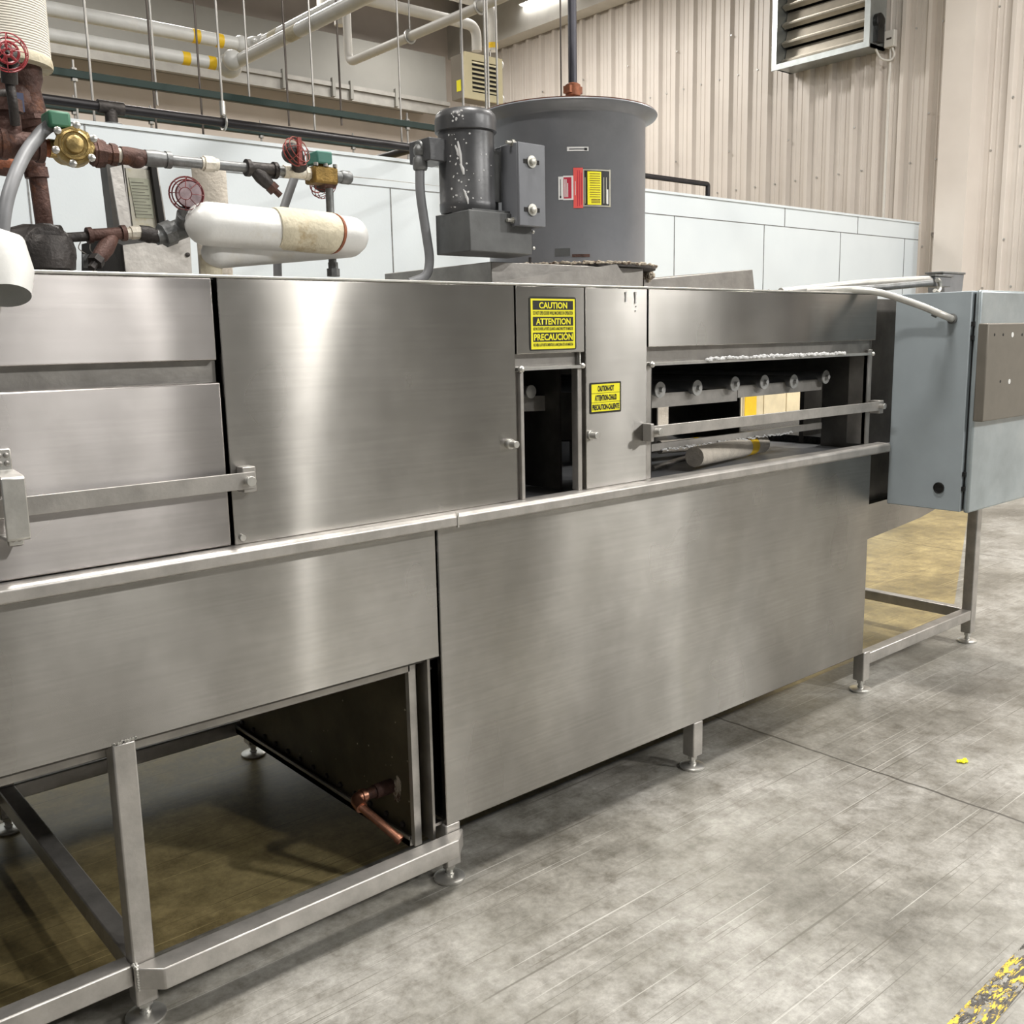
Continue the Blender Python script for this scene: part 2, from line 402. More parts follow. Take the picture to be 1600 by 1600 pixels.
# white insulated partition wall
PY = 5.7; e = at(1436, 350, Y=PY); PX, PZ = e.x, e.z
mb = MB().box(-3, PX, PY, PY+.12, 0, PZ); struct(mb.build('wall_partition', 'panel'))
mb = MB()
zj = at(1300, 362, Y=PY).z
mb.box(-3, PX, PY-.003, PY, zj, zj+.006)
for px, py in ((1053, 360), (1193, 380), (1312, 395), (1412, 400), (611, 350), (42, 290)):
    q = at(px, py, Y=PY); mb.box(q.x, q.x+.008, PY-.003, PY, 0, zj)
for px, py in ((1226, 330), (1340, 348), (131, 200)):
    q = at(px, py, Y=PY); mb.box(q.x, q.x+.008, PY-.003, PY, zj, PZ)
struct(mb.build('trim_23', 'galv'))
struct(MB().box(-3, PX+.01, PY-.01, PY+.13, PZ, PZ+.02).build('trim_24', 'panel'))

# ================================================================== MACHINE
FY = 1.98; TZ = 1.587; BY = 3.18; X0 = -2.4; X1 = 3.525
mach = thing('conveyor_tunnel', (1.4, 2.6, 0), 'long stainless steel conveyor tunnel machine on a square tube frame, filling the foreground', 'machine')
def mp(name, m, *a, bevel=0): return box(name, m, mach, *a, bevel=bevel)
# front skins
mp('header_panel', 'steel_door', X0, .882, FY, FY+.02, 1.418, TZ, bevel=.003)
mp('recess_strip', 'dull', X0, .886, FY+.022, FY+.03, 1.34, 1.43)
door = mp('access_door', 'steel_door', X0, .884, FY-.004, FY+.02, 1.022, 1.373, bevel=.004)
mp('upper_panel', 'steel', .893, 1.706, FY, FY+.02, 1.02, TZ, bevel=.002)
zb1 = at(860, 552, Y=FY).z; xr1 = at(914, 500, Y=FY).x
mp('header_panel', 'steel', 1.712, xr1-.002, FY, FY+.02, zb1, TZ, bevel=.002)
mp('post_panel', 'steel', xr1+.002, 2.222, FY, FY+.02, 1.02, TZ, bevel=.002)
zb2 = at(1190, 537, Y=FY).z
mp('header_panel', 'steel', 2.228, X1-.005, FY, FY+.02, zb2, TZ, bevel=.002)
# lower skins
mp('lower_panel', 'steel', X0, 1.427, FY, FY+.02, .645, .985, bevel=.002)
mp('lower_panel', 'steel', 1.433, X1, FY, FY+.02, .17, .985, bevel=.003)
# rail
mb = MB().prism([(FY+.02, 1.02), (FY-.03, 1.02), (FY-.038, 1.012), (FY-.038, .988), (FY-.03, .984), (FY+.02, .984)], 'X', X0, 3.60)
mb.build('ledge_rail', 'tube', mach, .003)
mb = MB()
for xx in (1.47,): mb.box(xx, xx+.004, FY-.040, FY-.03, .984, 1.021)
mb.build('weld_seam', 'bright', mach)
# bright folded top edges
mb = MB().box(X0, X1, FY-.004, FY+.05, TZ, TZ+.006); mb.build('top_edge', 'bright', mach, .002)
# top, back, ends, partitions
zi = 1.0
mp('top_skin', 'dull', X0, X1, FY+.05, BY, TZ-.006, TZ)
mb = MB()
bw0 = at(1157, 640, Y=BY); bw1 = at(1283, 600, Y=BY)
bwz0 = at(1283, 668, Y=BY).z-.05; bwz1 = 1.40
b20 = at(1026, 650, Y=BY).x; b21 = at(1052, 650, Y=BY).x
mb.box(X0, X1, BY-.01, BY, .17, TZ)
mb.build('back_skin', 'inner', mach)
mb = MB().box(X1-.008, X1, FY+.02, 2.20, .17, TZ).box(X1-.008, X1, 2.20, BY, .17, .98).box(X1-.008, X1, 2.20, BY, 1.25, TZ).box(X1-.008, X1, 2.60, 3.0, .98, 1.25).box(X1-.008, X1, 3.07, BY, .98, 1.25)
mb.build('end_skin', 'dull', mach)
mp('inner_floor', 'roller', 1.75, 4.5, FY+.03, BY-.01, .985, 1.0)
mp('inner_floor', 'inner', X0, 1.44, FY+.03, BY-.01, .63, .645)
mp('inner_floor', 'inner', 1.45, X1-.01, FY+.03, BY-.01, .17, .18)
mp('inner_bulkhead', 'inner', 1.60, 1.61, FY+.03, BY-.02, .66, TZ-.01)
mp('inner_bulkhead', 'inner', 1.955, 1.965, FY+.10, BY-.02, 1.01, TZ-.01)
mp('mesh_belt', 'mesh', 3.55, 4.45, 2.15, 3.0, 1.001, 1.03)
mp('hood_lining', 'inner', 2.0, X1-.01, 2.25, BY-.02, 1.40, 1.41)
# narrow opening frame
z0 = 1.02; zt_ = 1.366; xl = 1.738; xr = 1.938
mb = MB()
mb.box(1.71, xl, FY+.012, FY+.03, z0, zt_+.012); mb.box(xl-.006, xl, FY+.012, FY+.08, z0, zt_)
mb.box(1.72, 1.732, FY-.002, FY+.012, z0, zt_-.004)
mb.build('door_jamb', 'tube', mach, .002); mb = MB(); mb.box(xr, xr+.016, FY+.004, FY+.03, z0, zt_); 
mb.box(xr+.016, xr1+.002, FY+.025, FY+.035, z0, zb1)
mb.build('door_jamb', 'tube', mach, .002)
mb = MB(); mb.box(1.712, xr1-.002, FY+.022, FY+.032, zt_, zb1+.01); mb.build('recess_strip', 'dull', mach)
mb = MB().box(1.712, xr+.02, FY-.004, FY+.03, zt_, zt_+.008).ball((1.722, FY-.004, zt_+.004), .010).ball((xr+.014, FY-.002, zt_+.006), .008)
for k in range(9): mb.ball((xr+.016, FY+.012, zt_+.012+k*.0045), .004)
mb.build('weld_bead', 'bright', mach)
# large window frame
wl, wr, wt = 2.254, 3.49, 1.362
mb = MB()
mb.box(2.229, wl, FY+.008, FY+.03, z0, wt+.012); mb.box(wl-.006, wl, FY+.008, FY+.07, z0, wt)
mb.build('window_jamb', 'tube', mach, .002); mb = MB(); mb.box(wr, wr+.032, FY+.012, FY+.03, z0, wt+.02); mb.box(wr, wr+.006, FY+.012, FY+.09, z0, wt)
mb.build('window_jamb', 'tube', mach, .002)
mb = MB(); mb.box(2.229, wr+.03, FY+.022, FY+.032, wt, zb2+.01); mb.build('recess_strip', 'dull', mach)
mb = MB().box(2.235, wr+.012, FY-.004, FY+.03, wt, wt+.009).ball((2.24, FY-.004, wt+.004), .010).ball((wr+.01, FY-.002, wt+.004), .008)
mb.build('window_lintel', 'bright', mach)
def fluff(name, a, b, n, r, seed):
    rd = random.Random(seed); mb = MB(); a = Vector(a); b = Vector(b)
    for k in range(n):
        p = a.lerp(b, (k+rd.random())/n)+Vector((0, rd.uniform(-.006,.004), rd.uniform(-.1,.9)*r)); mb.ball(p, r*rd.uniform(.5,1.3), (1.6,1,.8), 6)
    return mb.build(name, 'fluff', mach)
fluff('white_residue', (2.50, FY-.003, wt+.010), (3.30, FY-.003, wt+.010), 120, .0065, 3)
# straps with pins
def strap(x0, x1, z, y, hgt=.030):
    mb = MB().box(x0, x1, y-.006, y, z-hgt/2, z+hgt/2); s = mb.build('strap_bar', 'tube', mach, .001)
    return s
def pin(x, y, z, name='pin'):
    MB().cyl((x, y+.03, z), (x, y-.018, z), .0095, 16).cyl((x, y-.016, z), (x, y-.022, z), .011, 16).build(name, 'bright', mach, .001)
strap(X0, .934, 1.163, FY-.028, .036); pin(.917, FY-.03, 1.163)
mb = MB().box(.908, .938, FY-.03, FY, 1.137, 1.192); mb.build('strap_bracket', 'tube', mach, .002)
zs = at(1190, 655, Y=FY-.03).z
strap(2.215, 3.535, zs, FY-.03, .034); pin(2.224, FY-.034, zs); pin(3.51, FY-.034, zs)
MB().box(2.203, 2.216, FY-.035, FY, zs-.03, zs+.024).build('strap_bracket', 'tube', mach, .002)
MB().box(3.515, 3.545, FY-.03, FY+.01, zs-.03, zs+.02).build('strap_bracket', 'tube', mach, .002)
for q in (at(800, 694, Y=FY-.01), at(926, 680, Y=FY-.01)):
    MB().cyl((q.x, FY+.01, q.z), (q.x, FY-.008, q.z), .014, 18).cyl((q.x, FY-.006, q.z), (q.x, FY-.03, q.z), .0095, 18).build('stud', 'bright', mach, .001)
MB().cyl((.91, FY, 1.035), (.91, FY-.006, 1.035), .007, 12).build('stud', 'bright', mach)
# inner sill bar with residue
a = at(1018, 700, Y=2.15); b = at(1284, 665, Y=2.15)
mb = MB(); T = Vector((0,0,.012)); p = [a-T, b-T, b+T, a+T]; d = Vector((.01,.012,0))
mb.add([*p, *[q+d for q in p]], [(0,1,2,3),(7,6,5,4),(0,4,5,1),(1,5,6,2),(2,6,7,3),(3,7,4,0)]); mb.build('inner_bar', 'tube', mach)
mb2 = MB(); rd = random.Random(5)
for k in range(90):
    p = a.lerp(b, .05+.75*k/90); mb2.ball(p+Vector((0,-.004,-.011+rd.uniform(-.004,.004))), rd.uniform(.002,.005), (1.6,1,.8), 6)
mb2.build('white_residue', 'fluff', mach)
# door handle (bent strap) on left door
mb = MB()
q0 = at(12, 690, Y=FY-.004); q1 = at(20, 822, Y=FY-.004)
hx0, hx1 = at(2, 760, Y=FY-.05).x, at(34, 760, Y=FY-.05).x
mb.box(.436, .466, FY-.010, FY-.004, 1.225, 1.270); mb.box(.446, .472, FY-.010, FY-.004, 1.088, 1.125)
mb.prism([(FY-.004, 1.232), (FY-.075, 1.226), (FY-.08, 1.222), (FY-.08, 1.112), (FY-.075, 1.108), (FY-.01, 1.108), (FY-.01, 1.113), (FY-.073, 1.115), (FY-.073, 1.22), (FY-.004, 1.226)], 'X', .428, .468)
h = mb.build('handle', 'bright', door, .002); plabel(h, 'bent strap pull handle')
for x, z in ((.445,1.258),(.457,1.258),(.445,1.243),(.457,1.243),(.453,1.100),(.464,1.100)): MB().lathe([(.005,0),(.005,.002),(.002,.003)], (x, FY-.010, z), (0,-1,0), 10).build('rivet', 'dull', door)

# legs, feet, rails
LEG = .048
def foot(x, y, ztop, parent=mach):
    leg = MB().box(x-LEG/2, x+LEG/2, y-LEG/2, y+LEG/2, .046, ztop).build('leg', 'tube', parent, .004)
    MB().cyl((x, y, .047), (x, y, .012), .0105, 14).cyl((x, y, .044), (x, y, .032), .017, 6).build('levelling_screw', 'bright', leg)
    MB().lathe([(.042, 0), (.044, .004), (.043, .008), (.038, .011), (.020, .013), (.013, .014), (.013, .020)], (x, y, 0), n=28).build('foot_pad', 'bright', leg)
    return leg
for x, zt0 in ((.622, .645), (1.455, .17), (2.49, .17), (3.565, .17), (4.51, .79)): foot(x, 2.006, zt0)
for x, zt0 in ((.622, .63), (1.43, .17), (2.49, .17), (3.565, .17), (4.51, .79)): foot(x, 3.14, zt0)
for x in (-.5, -1.9): foot(x, 2.006, .645); foot(x, 3.14, .63)
def rail(name, *a): return MB().box(*a).build(name, 'tube', mach, .004)
R0, R1 = .098, .148
rail('frame_rail', X0, .597, 1.984, 2.030, R0, R1)
mb = MB().prism([(.600, 1.966), (.643, 1.926), (1.437, 1.934), (1.482, 1.975), (1.482, 1.981), (.600, 1.981)], 'Z', R0, R1)
mb.build('frame_rail', 'tube', mach, .003)
rail('frame_rail', .598, .646, 2.031, 3.115, R0, R1)
rail('frame_rail', X0, 1.40, 3.116, 3.164, R0, R1)
MB().box(X0, 1.37, 2.03, 2.058, .604, .643).build('frame_rail', 'dull', mach, .003)  # shade under the panel put into its colour, darker than the legs
rail('frame_rail', X0, 1.40, 3.116, 3.164, .59, .63)
rail('frame_rail', 3.590, 4.485, 1.984, 2.030, .112, .160)
rail('frame_rail', 4.486, 4.534, 2.031, 3.115, .112, .160)
rail('frame_rail', 3.590, 4.485, 3.116, 3.164, .112, .160)
# weld beads round the near leg
mb = MB(); rd = random.Random(2)
for k in range(16): mb.ball((.598+rd.uniform(0,.05), 1.981, .648+rd.uniform(0,.003)), .004, n=6)
for k in range(14): mb.ball((.600+rd.uniform(-.003,.003), 1.970+k*.001, R1+.001), .0045, n=6)
for k in range(9): mb.ball((.600, 1.966, R0+.006*k), .004, n=6)
mb.build('weld_bead', 'bright', mach)
# infeed trough hung at the far end
a0 = at(1358, 792, Y=2.0); 
mb = MB().prism([(3.53, .775), (4.60, .80), (4.60, .76), (3.98, .665), (3.53, .632)], 'Y', 2.0, 2.012)
mb.box(3.53, 4.60, 2.012, 3.15, .755, .775)
mb.build('infeed_trough', 'steel', mach)
mb = MB().box(3.526, 3.86, 2.05, 2.06, .775, 1.575); mb.build('gap_shade_plate', 'inner', mach)  # added dark plate, stands in for the shade between tunnel and cabinet
mb = MB().box(3.545, 3.9, 2.30, 2.32, .78, 1.55); mb.build('end_baffle', 'inner', mach)

# tank seen through the gap under the left section
TX = 1.375
tank = MB().box(TX, 1.428, 2.055, 3.11, .125, .644).build('sump_tank', 'tank', mach)
mb = MB().box(TX-.018, TX, 2.05, 3.11, .112, .130).box(TX-.018, TX-.015, 2.05, 3.11, .112, .140)
mb.build('bottom_flange', 'tube', tank)
for yy, zz in [(2.10+k*.082, .152) for k in range(13)]+[(2.10, .625)]:
    MB().lathe([(.009,0),(.009,.006),(.005,.009)], (TX-.0005, yy, zz), (-1,0,0), 10).build('flange_bolt', 'iron', tank)
mb = MB().prism([(TX-.012, 2.046), (TX-.012, 2.030), (TX+.010, 2.030), (TX+.010, 2.036), (TX-.008, 2.036), (TX-.008, 2.046)], 'Z', .118, .625)
mb.build('corner_angle', 'tube', tank)
mb = MB().box(1.402, 1.410, 2.0, 2.05, .13, .64).box(1.41, 1.43, 2.02, 2.05, .60, .606).box(1.41, 1.43, 2.0, 2.05, .17, .178); mb.build('mounting_channel', 'dull', tank)
# cured sealant, nipple, elbow and drain pipe
py, pz = 2.153, .245
mb = MB(); rd = random.Random(9)
for k in range(34):
    t = rd.uniform(0, 1); aa = -1.2+2.2*t
    mb.ball((TX-.001, py-.012-.022*math.cos(aa)+rd.uniform(-.01,.01), pz+.035*math.sin(aa+.4)+rd.uniform(-.012,.012)), rd.uniform(.004,.010), (.5,1,1.3), 6)
mb.build('sealant_smear', 'gunk', tank)
mb = MB().cyl((TX, py, pz), (TX-.055, py, pz), .020, 20); mb.cyl((TX-.05, py, pz), (TX-.09, py, pz), .015, 16); mb.build('pipe_nipple', 'rust', tank)
q = Vector((TX-.10, py, pz))
mb = MB().tube(arc([(TX-.082, py, pz), (TX-.118, py, pz), (TX-.118, py-.035, pz-.012)], .02), .0165, 16)
mb.cyl((TX-.088, py, pz), (TX-.097, py, pz), .020, 16).build('elbow', 'copper', tank)
e0 = Vector((TX-.118, py-.03, pz-.01)); e1 = at(626, 1313, X=TX-.07)
mb = MB().tube([e0, e1], .0115, 16, caps=False); mb.tube([e1+(e0-e1).normalized()*.012, e1], [.0135, .0135], 16, caps=False)
mb.tube([e0, e1], .0095, 16, caps=False)
mb.build('drain_pipe', 'copper', tank)
# white splashes on the tank
mb = MB(); rd = random.Random(12)
for k in range(26):
    mb.lathe([(rd.uniform(.001,.0035), 0), (.001, .001)], (TX, 2.06+rd.random()**1.5*.8, .16+rd.random()*.4), (-1,0,0), 7)
mb.build('splash_marks', 'gunk', tank)['kind'] = 'stuff'

# conveyor rollers and side channels inside
ry = 2.12
ends = [at(px, py_, Y=ry) for px, py_ in ((1030,609),(1088,606),(1147,600),(1193,597),(1239,596),(1289,589))]
for q in ends:
    r_ = MB().cyl((q.x, ry, q.z), (q.x, 3.0, q.z), .021, 20).build('roller', 'roller', mach)
    MB().lathe([(.026,0),(.026,.005),(.008,.006),(.008,.018),(.005,.018)], (q.x, ry, q.z), (0,-1,0), 20).build('end_cap', 'disc', r_)
q0 = ends[0]; q2 = at(1148, 614, Y=ry+.04); 
def slab(name, m, a, b, hgt, th=.012):
    T = Vector((0,0,hgt)); d = Vector((0,th,0)); p = [a-T, b-T, b, a]
    return MB().add([*p, *[q+d for q in p]], [(0,1,2,3),(7,6,5,4),(0,4,5,1),(1,5,6,2),(2,6,7,3),(3,7,4,0)]).build(name, m, mach)
slab('side_channel', 'tube', at(1012, 616, Y=ry+.02), at(1152, 606, Y=ry+.02), .046)
slab('side_channel', 'tube', at(1153, 603, Y=ry+.02), at(1284, 592, Y=ry+.02), .042)
q = at(828, 612, Y=2.12)
r_ = MB().cyl((q.x, 2.12, q.z), (q.x, 3.0, q.z), .016, 18).build('roller', 'roller', mach); MB().lathe([(.019,0),(.019,.006),(.008,.01)], (q.x, 2.12, q.z), (0,-1,0), 18).build('end_cap', 'disc', r_)
slab('side_channel', 'tube', at(816, 619, Y=2.14), at(864, 618, Y=2.14), .044)
slab('inner_plate', 'roller', at(816, 690, Y=2.6), at(890, 690, Y=2.6), .16)
box('warning_strip', 'tape_yellow', mach, at(822,660,Y=2.36).x-.03, at(827,660,Y=2.36).x, 2.36, 2.37, at(824,684,Y=2.36).z, at(824,645,Y=2.36).z)

# caution stickers on the skin
def sticker(name, m, c, w, z0_, z1_, y, r=.006):
    pts = []
    for cx, cz, a0 in ((c+w-r, z1_-r, 0), (c+r, z1_-r, PI/2), (c+r, z0_+r, PI), (c+w-r, z0_+r, 3*PI/2)):
        for k in range(5): a = a0+PI/2*k/4; pts.append((cx+r*math.cos(a), cz+r*math.sin(a)))
    return MB().prism(pts, 'Y', y, y+.0008).build(name, m, mach)
a = at(826, 464, Y=FY); b = at(900, 546, Y=FY)
lx, lw, lz0, lz1 = a.x, b.x-a.x, b.z, at(862, 464, Y=FY).z
yS = FY-.0012
L1 = sticker('caution_label', 'black', lx, lw, lz0, lz1, yS); plabel(L1, 'large yellow and black trilingual caution label')
H = lz1-lz0
def on(L, name, m, u0, u1, v0, v1, dy): return MB().box(lx+lw*u0, lx+lw*u1, yS-dy-.0003, yS-dy, lz0+H*v0, lz0+H*v1).build(name, m, L)
on(L1, 'yellow_field', 'yellow', .03, .97, .025, .965, .0003)
X_ = (1,0,0); Z_ = (0,0,1)
rows = [('CAUTION', .76, .93, .15, .85, 'DO NOT OPEN DOORS WHILE MACHINE IS IN OPERATION', .665),
        ('ATTENTION', .46, .63, .08, .92, 'NE PAS OUVRIR LA PORTE QUAND LA MACHINE EST EN MARCHE', .365),
        ('PRECAUCIÓN', .165, .335, .07, .93, 'NO ABRA LAS PUERTAS MIENTRAS LA MAQUINA ESTA EN MARCHA', .065)]
for w_, v0, v1, u0, u1, sm_, vs_ in rows:
    on(L1, 'black_band', 'black', .07, .93, v0, v1, .0007)
    hh = .12 if w_[0] != 'P' else .155
    text('lettering', w_, 'yellow', L1, (lx+lw*(.2 if w_ == 'CAUTION' else .13 if w_ == 'ATTENTION' else .085), yS-.0014, lz0+H*(v0+.022)), X_, Z_, lw*(.60 if w_ == 'CAUTION' else .74 if w_ == 'ATTENTION' else .83), H*hh, .028)
    text('lettering', sm_, 'black', L1, (lx+lw*.075, yS-.0011, lz0+H*vs_), X_, Z_, lw*.85, H*.07, .02)
a = at(921, 598, Y=FY); b = at(970, 640, Y=FY)
lx, lw, lz0, lz1 = a.x, b.x-a.x, at(945, 645, Y=FY).z, at(945, 597, Y=FY).z; H = lz1-lz0
L2 = sticker('caution_label', 'black', lx, lw, lz0, lz1, yS, .004); plabel(L2, 'small yellow caution hot label in three languages')
for k, t_ in enumerate(('PRECAUTION-CALIENTE', 'ATTENTION-CHAUD', 'CAUTION-HOT')):
    v0 = .06+.3*k; on(L2, 'yellow_field', 'yellow', .05, .95, v0, v0+.285, .0003)
    ww = (.86, .70, .52)[k]; text('lettering', t_, 'black', L2, (lx+lw*(.5-ww/2), yS-.0011, lz0+H*(v0+.045)), X_, Z_, lw*ww, H*.19, .05)
# white drips on post panel
mb = MB()
for px, py0, py1, r in ((978,456,471,.0035),(993,456,474,.004),(994,478,480,.002),(993,485,487,.002)):
    a = at(px, py0, Y=FY-.001); b = at(px, py1, Y=FY-.001); mb.tube([a, a.lerp(b,.6), b], [r, r*.5, r*.8], 8)
mb.build('paint_drips', 'label_white', mach)

# raised duct transition under the fan + second hood
mb = MB()
p = [at(676, 446, Y=2.12), at(962, 413, Y=2.30), at(992, 447, Y=2.12)]
zf = at(886, 418, Y=2.35).z
fx = at(886, 400, Y=2.62)
FC = Vector((fx.x, 2.62, 0)); FZ0 = at(886, 412, Y=2.35).z; FR = .277
wz = at(962, 413, Y=2.29); wa = at(676, 446, Y=2.29); wb_ = at(994, 447, Y=2.29)
tr = MB().box(at(768,430,Y=2.34).x, at(1005,430,Y=2.34).x, 2.34, FC.y+.3, TZ-.004, FZ0-.005).build('fan_plinth', 'dull', mach, .002)
MB().prism([(wa.x, TZ), (wz.x, wz.z), (wb_.x, TZ)], 'Y', 2.285, 2.292).build('gusset_plate', 'dull', mach)
q = at(1176, 421, Y=2.5); q1 = at(1195, 452, Y=2.4); q0 = at(1006, 437, Y=2.5)
mb = MB().prism([(q0.x, q0.z), (q.x, q.z), (q1.x+.08, TZ), (q0.x, TZ)], 'Y', 2.5, 2.9); mb.build('exhaust_hood', 'dull', mach, .002)
mb = MB()
for px in (1201, 1219, 1233, 1240):
    q = at(px, 452, Y=2.1); mb.ball((q.x, 2.1, TZ+.006), .011, n=8)
mb.build('top_bolts', 'galv', mach)

# ================================================================== FAN
fan = thing('exhaust_fan', (FC.x, FC.y, FZ0), 'grey round exhaust fan housing standing on top of the steel tunnel', 'fan')
FZ1 = at(1018, 196, Y=FC.y-.1).z
mb = MB().lathe([(FR, 0), (FR, FZ1-FZ0-.035), (FR+.006, FZ1-FZ0-.028), (FR+.037, FZ1-FZ0-.012), (FR+.042, FZ1-FZ0-.004), (FR+.040, FZ1-FZ0), (FR-.01, FZ1-FZ0-.01), (FR-.012, .02)], (FC.x, FC.y, FZ0), n=72)
hs = mb.build('housing', 'fan', fan)
MB().lathe([(FR+.033, FZ1-FZ0+.0005), (FR+.036, FZ1-FZ0+.004), (FR+.0, FZ1-FZ0-.0)], (FC.x, FC.y, FZ0), n=72).build('rim_rust', 'rust_orange', fan)
mb = MB().lathe([(FR+.001, 0), (FR+.038, 0), (FR+.038, .008), (FR+.001, .010)], (FC.x, FC.y, FZ0-.004), n=64); fl = mb.build('base_flange', 'iron', fan)
mb = MB(); rd = random.Random(4)
for k in range(420):
    a = rd.uniform(-PI, .4); rr = FR+rd.uniform(.0, .040)
    mb.ball((FC.x+rr*math.cos(a), FC.y+rr*math.sin(a), FZ0+.004+rd.uniform(0,.006)), rd.uniform(.003,.0085), (1.3,1.3,.7), 6)
for k in range(60):
    a = rd.uniform(-.55, -.1); rr = FR+.02+rd.uniform(0, .03)
    mb.ball((FC.x+rr*math.cos(a), FC.y+rr*math.sin(a), FZ0-.03+rd.uniform(0,.035)), rd.uniform(.005,.011), (1,1,1.2), 6)
mb.build('crusted_sealant', 'gunk', fan)
mb = MB()
for a in (-2.75, -.35):
    mb.cyl((FC.x+(FR+.028)*math.cos(a), FC.y+(FR+.028)*math.sin(a), FZ0), (FC.x+(FR+.028)*math.cos(a), FC.y+(FR+.028)*math.sin(a), FZ0+.03), .005, 8)
mb.build('anchor_bolt', 'iron', fan)
# labels bent round the drum
def curved(name, m, px0, px1, py0, py1, off, parent=fan):
    """patch on the drum between two sight lines"""
    def ang(px):
        d = at(px, 300, Y=2.0)-CAM; d.z = 0; d.normalize(); oc = Vector((-FC.x, -FC.y, 0)); b = d.dot(oc); R = FR+off
        t = -b-math.sqrt(max(0, b*b-(oc.length_squared-R*R))); h = d*t; return math.atan2(h.y-FC.y, h.x-FC.x), h
    a0, h0 = ang(px0); a1, h1 = ang(px1); R = FR+off
    zz = lambda py, h: at((px0+px1)/2, py, Y=(h0.y+h1.y)/2).z
    z0_, z1_ = zz(py1, h0), zz(py0, h0); n = 8; vs = []
    for k in range(n+1):
        a = a0+(a1-a0)*k/n
        for z in (z0_, z1_): vs.append((FC.x+R*math.cos(a), FC.y+R*math.sin(a), z))
    fs = [(2*k, 2*k+2, 2*k+3, 2*k+1) for k in range(n)]
    n0 = len(vs)
    vs += [(FC.x+(x-FC.x)*(1-.0006/R), FC.y+(y-FC.y)*(1-.0006/R), z) for x, y, z in vs]; fs += [tuple(n0+i for i in reversed(f)) for f in fs[:n]]
    return MB().add(vs, fs).build(name, m, parent)
w = curved('warning_label', 'black', 911, 954, 265, 323, .0014); plabel(w, 'black and yellow warning label')
for a in ((911,913,265,323),(952,954,265,323),(911,954,265,267),(911,954,321,323)): curved('border', 'plate', *a, .0018, w)
curved('yellow_field', 'yellow', 918, 939.5, 268, 320, .0018, w)
for k in range(11): curved('text_line', 'brass_old', 921.5, 938, 271+k*3.6, 272+k*3.6, .0022, w)
for k in range(3): curved('text_line', 'brass_old', 924, 938, 311+k*2.4, 312.2+k*2.4, .0022, w)
for x in (913.8, 943, 947): curved('text_line', 'plate', x, x+1.1, 277, 318, .0018, w)
curved('text_line', 'label_white', 948, 950.5, 296, 319, .0018, w)
w = curved('safety_label', 'label_red', 896, 911, 262, 325, .0016); plabel(w, 'tall red safety label')
for x, y0_, y1_ in ((898.5,283,305),(902,266,322),(905,266,322),(908,270,320)): curved('text_line', 'crimson' if x > 900 else 'label_white', x, x+.9, y0_, y1_, .002, w)
w = curved('rotation_label', 'label_white', 872.5, 880, 276, 312, .0014); curved('arrow', 'black', 875.3, 876.3, 280, 309, .0018, w); curved('arrow_head', 'black', 874.6, 877, 306, 309.5, .0018, w); plabel(w, 'white label with a vertical arrow')
w = curved('warning_label', 'label_white', 880, 896, 274.5, 312.5, .0014); curved('red_field', 'crimson', 880.7, 893, 277, 310, .0018, w); plabel(w, 'small crimson and white label')
for x in (882, 884.2, 886.5): curved('text_line', 'label_white', x, x+1.2, 280 if x < 886 else 286, 308, .0022, w)
w = curved('rotation_label', 'label_white', 886.5, 920, 229.5, 236, .0014); curved('arrow', 'black', 890, 916, 232.3, 233.6, .0018, w); curved('arrow_head', 'black', 913.5, 918, 231, 235, .0018, w); plabel(w, 'white label with a long arrow pointing right')
w = curved('scuff_mark', 'rust', 893, 921, 397, 401.5, .0010)
w = curved('scuff_mark', 'guard', 866, 890, 388, 400, .0008)

# motor, slide mount, belt guard
gX = at(733, 327, Y=2.24); gX0, gY0 = gX.x, 2.24
gz1 = gX.z; gz0 = at(734, 392, Y=2.24).z
gY1 = at(680, 336, X=gX0).y
gx1 = at(831, 370, Y=gY0+.01).x
mb = MB().prism([(gX0, gY0), (gx1, gY0+.01), (gx1+.03, gY0+.10), (gx1+.03, gY1), (gX0, gY1)], 'Z', gz0, gz1)
g = mb.build('belt_guard', 'guard', fan, .003); plabel(g, 'dark grey sheet metal belt guard box')
mb = MB()
for px, py in ((832.5,362.5),(833.5,388),(777,342)):
    q = at(px, py, Y=gY0+.012); mb.lathe([(.005,0),(.005,.003),(.002,.004)], (q.x, gY0+.012, q.z), (0,-1,0), 10)
mb.build('screws', 'washer', g)
mb = MB(); 
mb.box(gX0+.02, gx1-.02, gY0+.012, gY0+.03, gz1-.002, gz1+.006); mb.build('lid', 'guard', g)
mr = at(729, 250, Y=2.34); MX, MY = mr.x, 2.34
ra = (at(773, 250, Y=MY)-at(685, 250, Y=MY)).length/2*.80
mz0 = at(729, 328, Y=MY-ra).z; mz1 = at(729, 190, Y=MY-ra).z; mzt = at(729, 168, Y=MY-.03).z
motor = MB().lathe([(ra*.93, 0), (ra*.98, .01), (ra*.985, .03), (ra*.97, .032), (ra*.97, mz1-mz0)], (MX, MY, mz0), n=48).build('motor', 'motor', fan); plabel(motor, 'upright dark grey motor spotted with white paint')
h_ = mzt-mz1
mb = MB().lathe([(ra*1.04, -.012), (ra*1.07, -.010), (ra*1.07, h_*.45), (ra*1.03, h_*.7), (ra*.92, h_*.88), (ra*.72, h_*.96), (ra*.3, h_), (.001, h_*1.0)], (MX, MY, mz1), n=48); mb.build('fan_cowl', 'motor', motor)
mb = MB(); rd = random.Random(8)
for k in range(50):
    a = rd.uniform(-2.9, -2.2) if k < 38 else rd.uniform(-2.2, -1.2); z = mz0+.01+rd.random()*(mz1-mz0-.03)
    rr = ra*.972; mb.lathe([(rd.uniform(.0012,.0035), 0), (.001, .0008)], (MX+rr*math.cos(a), MY+rr*math.sin(a), z), (math.cos(a), math.sin(a), 0), 7)
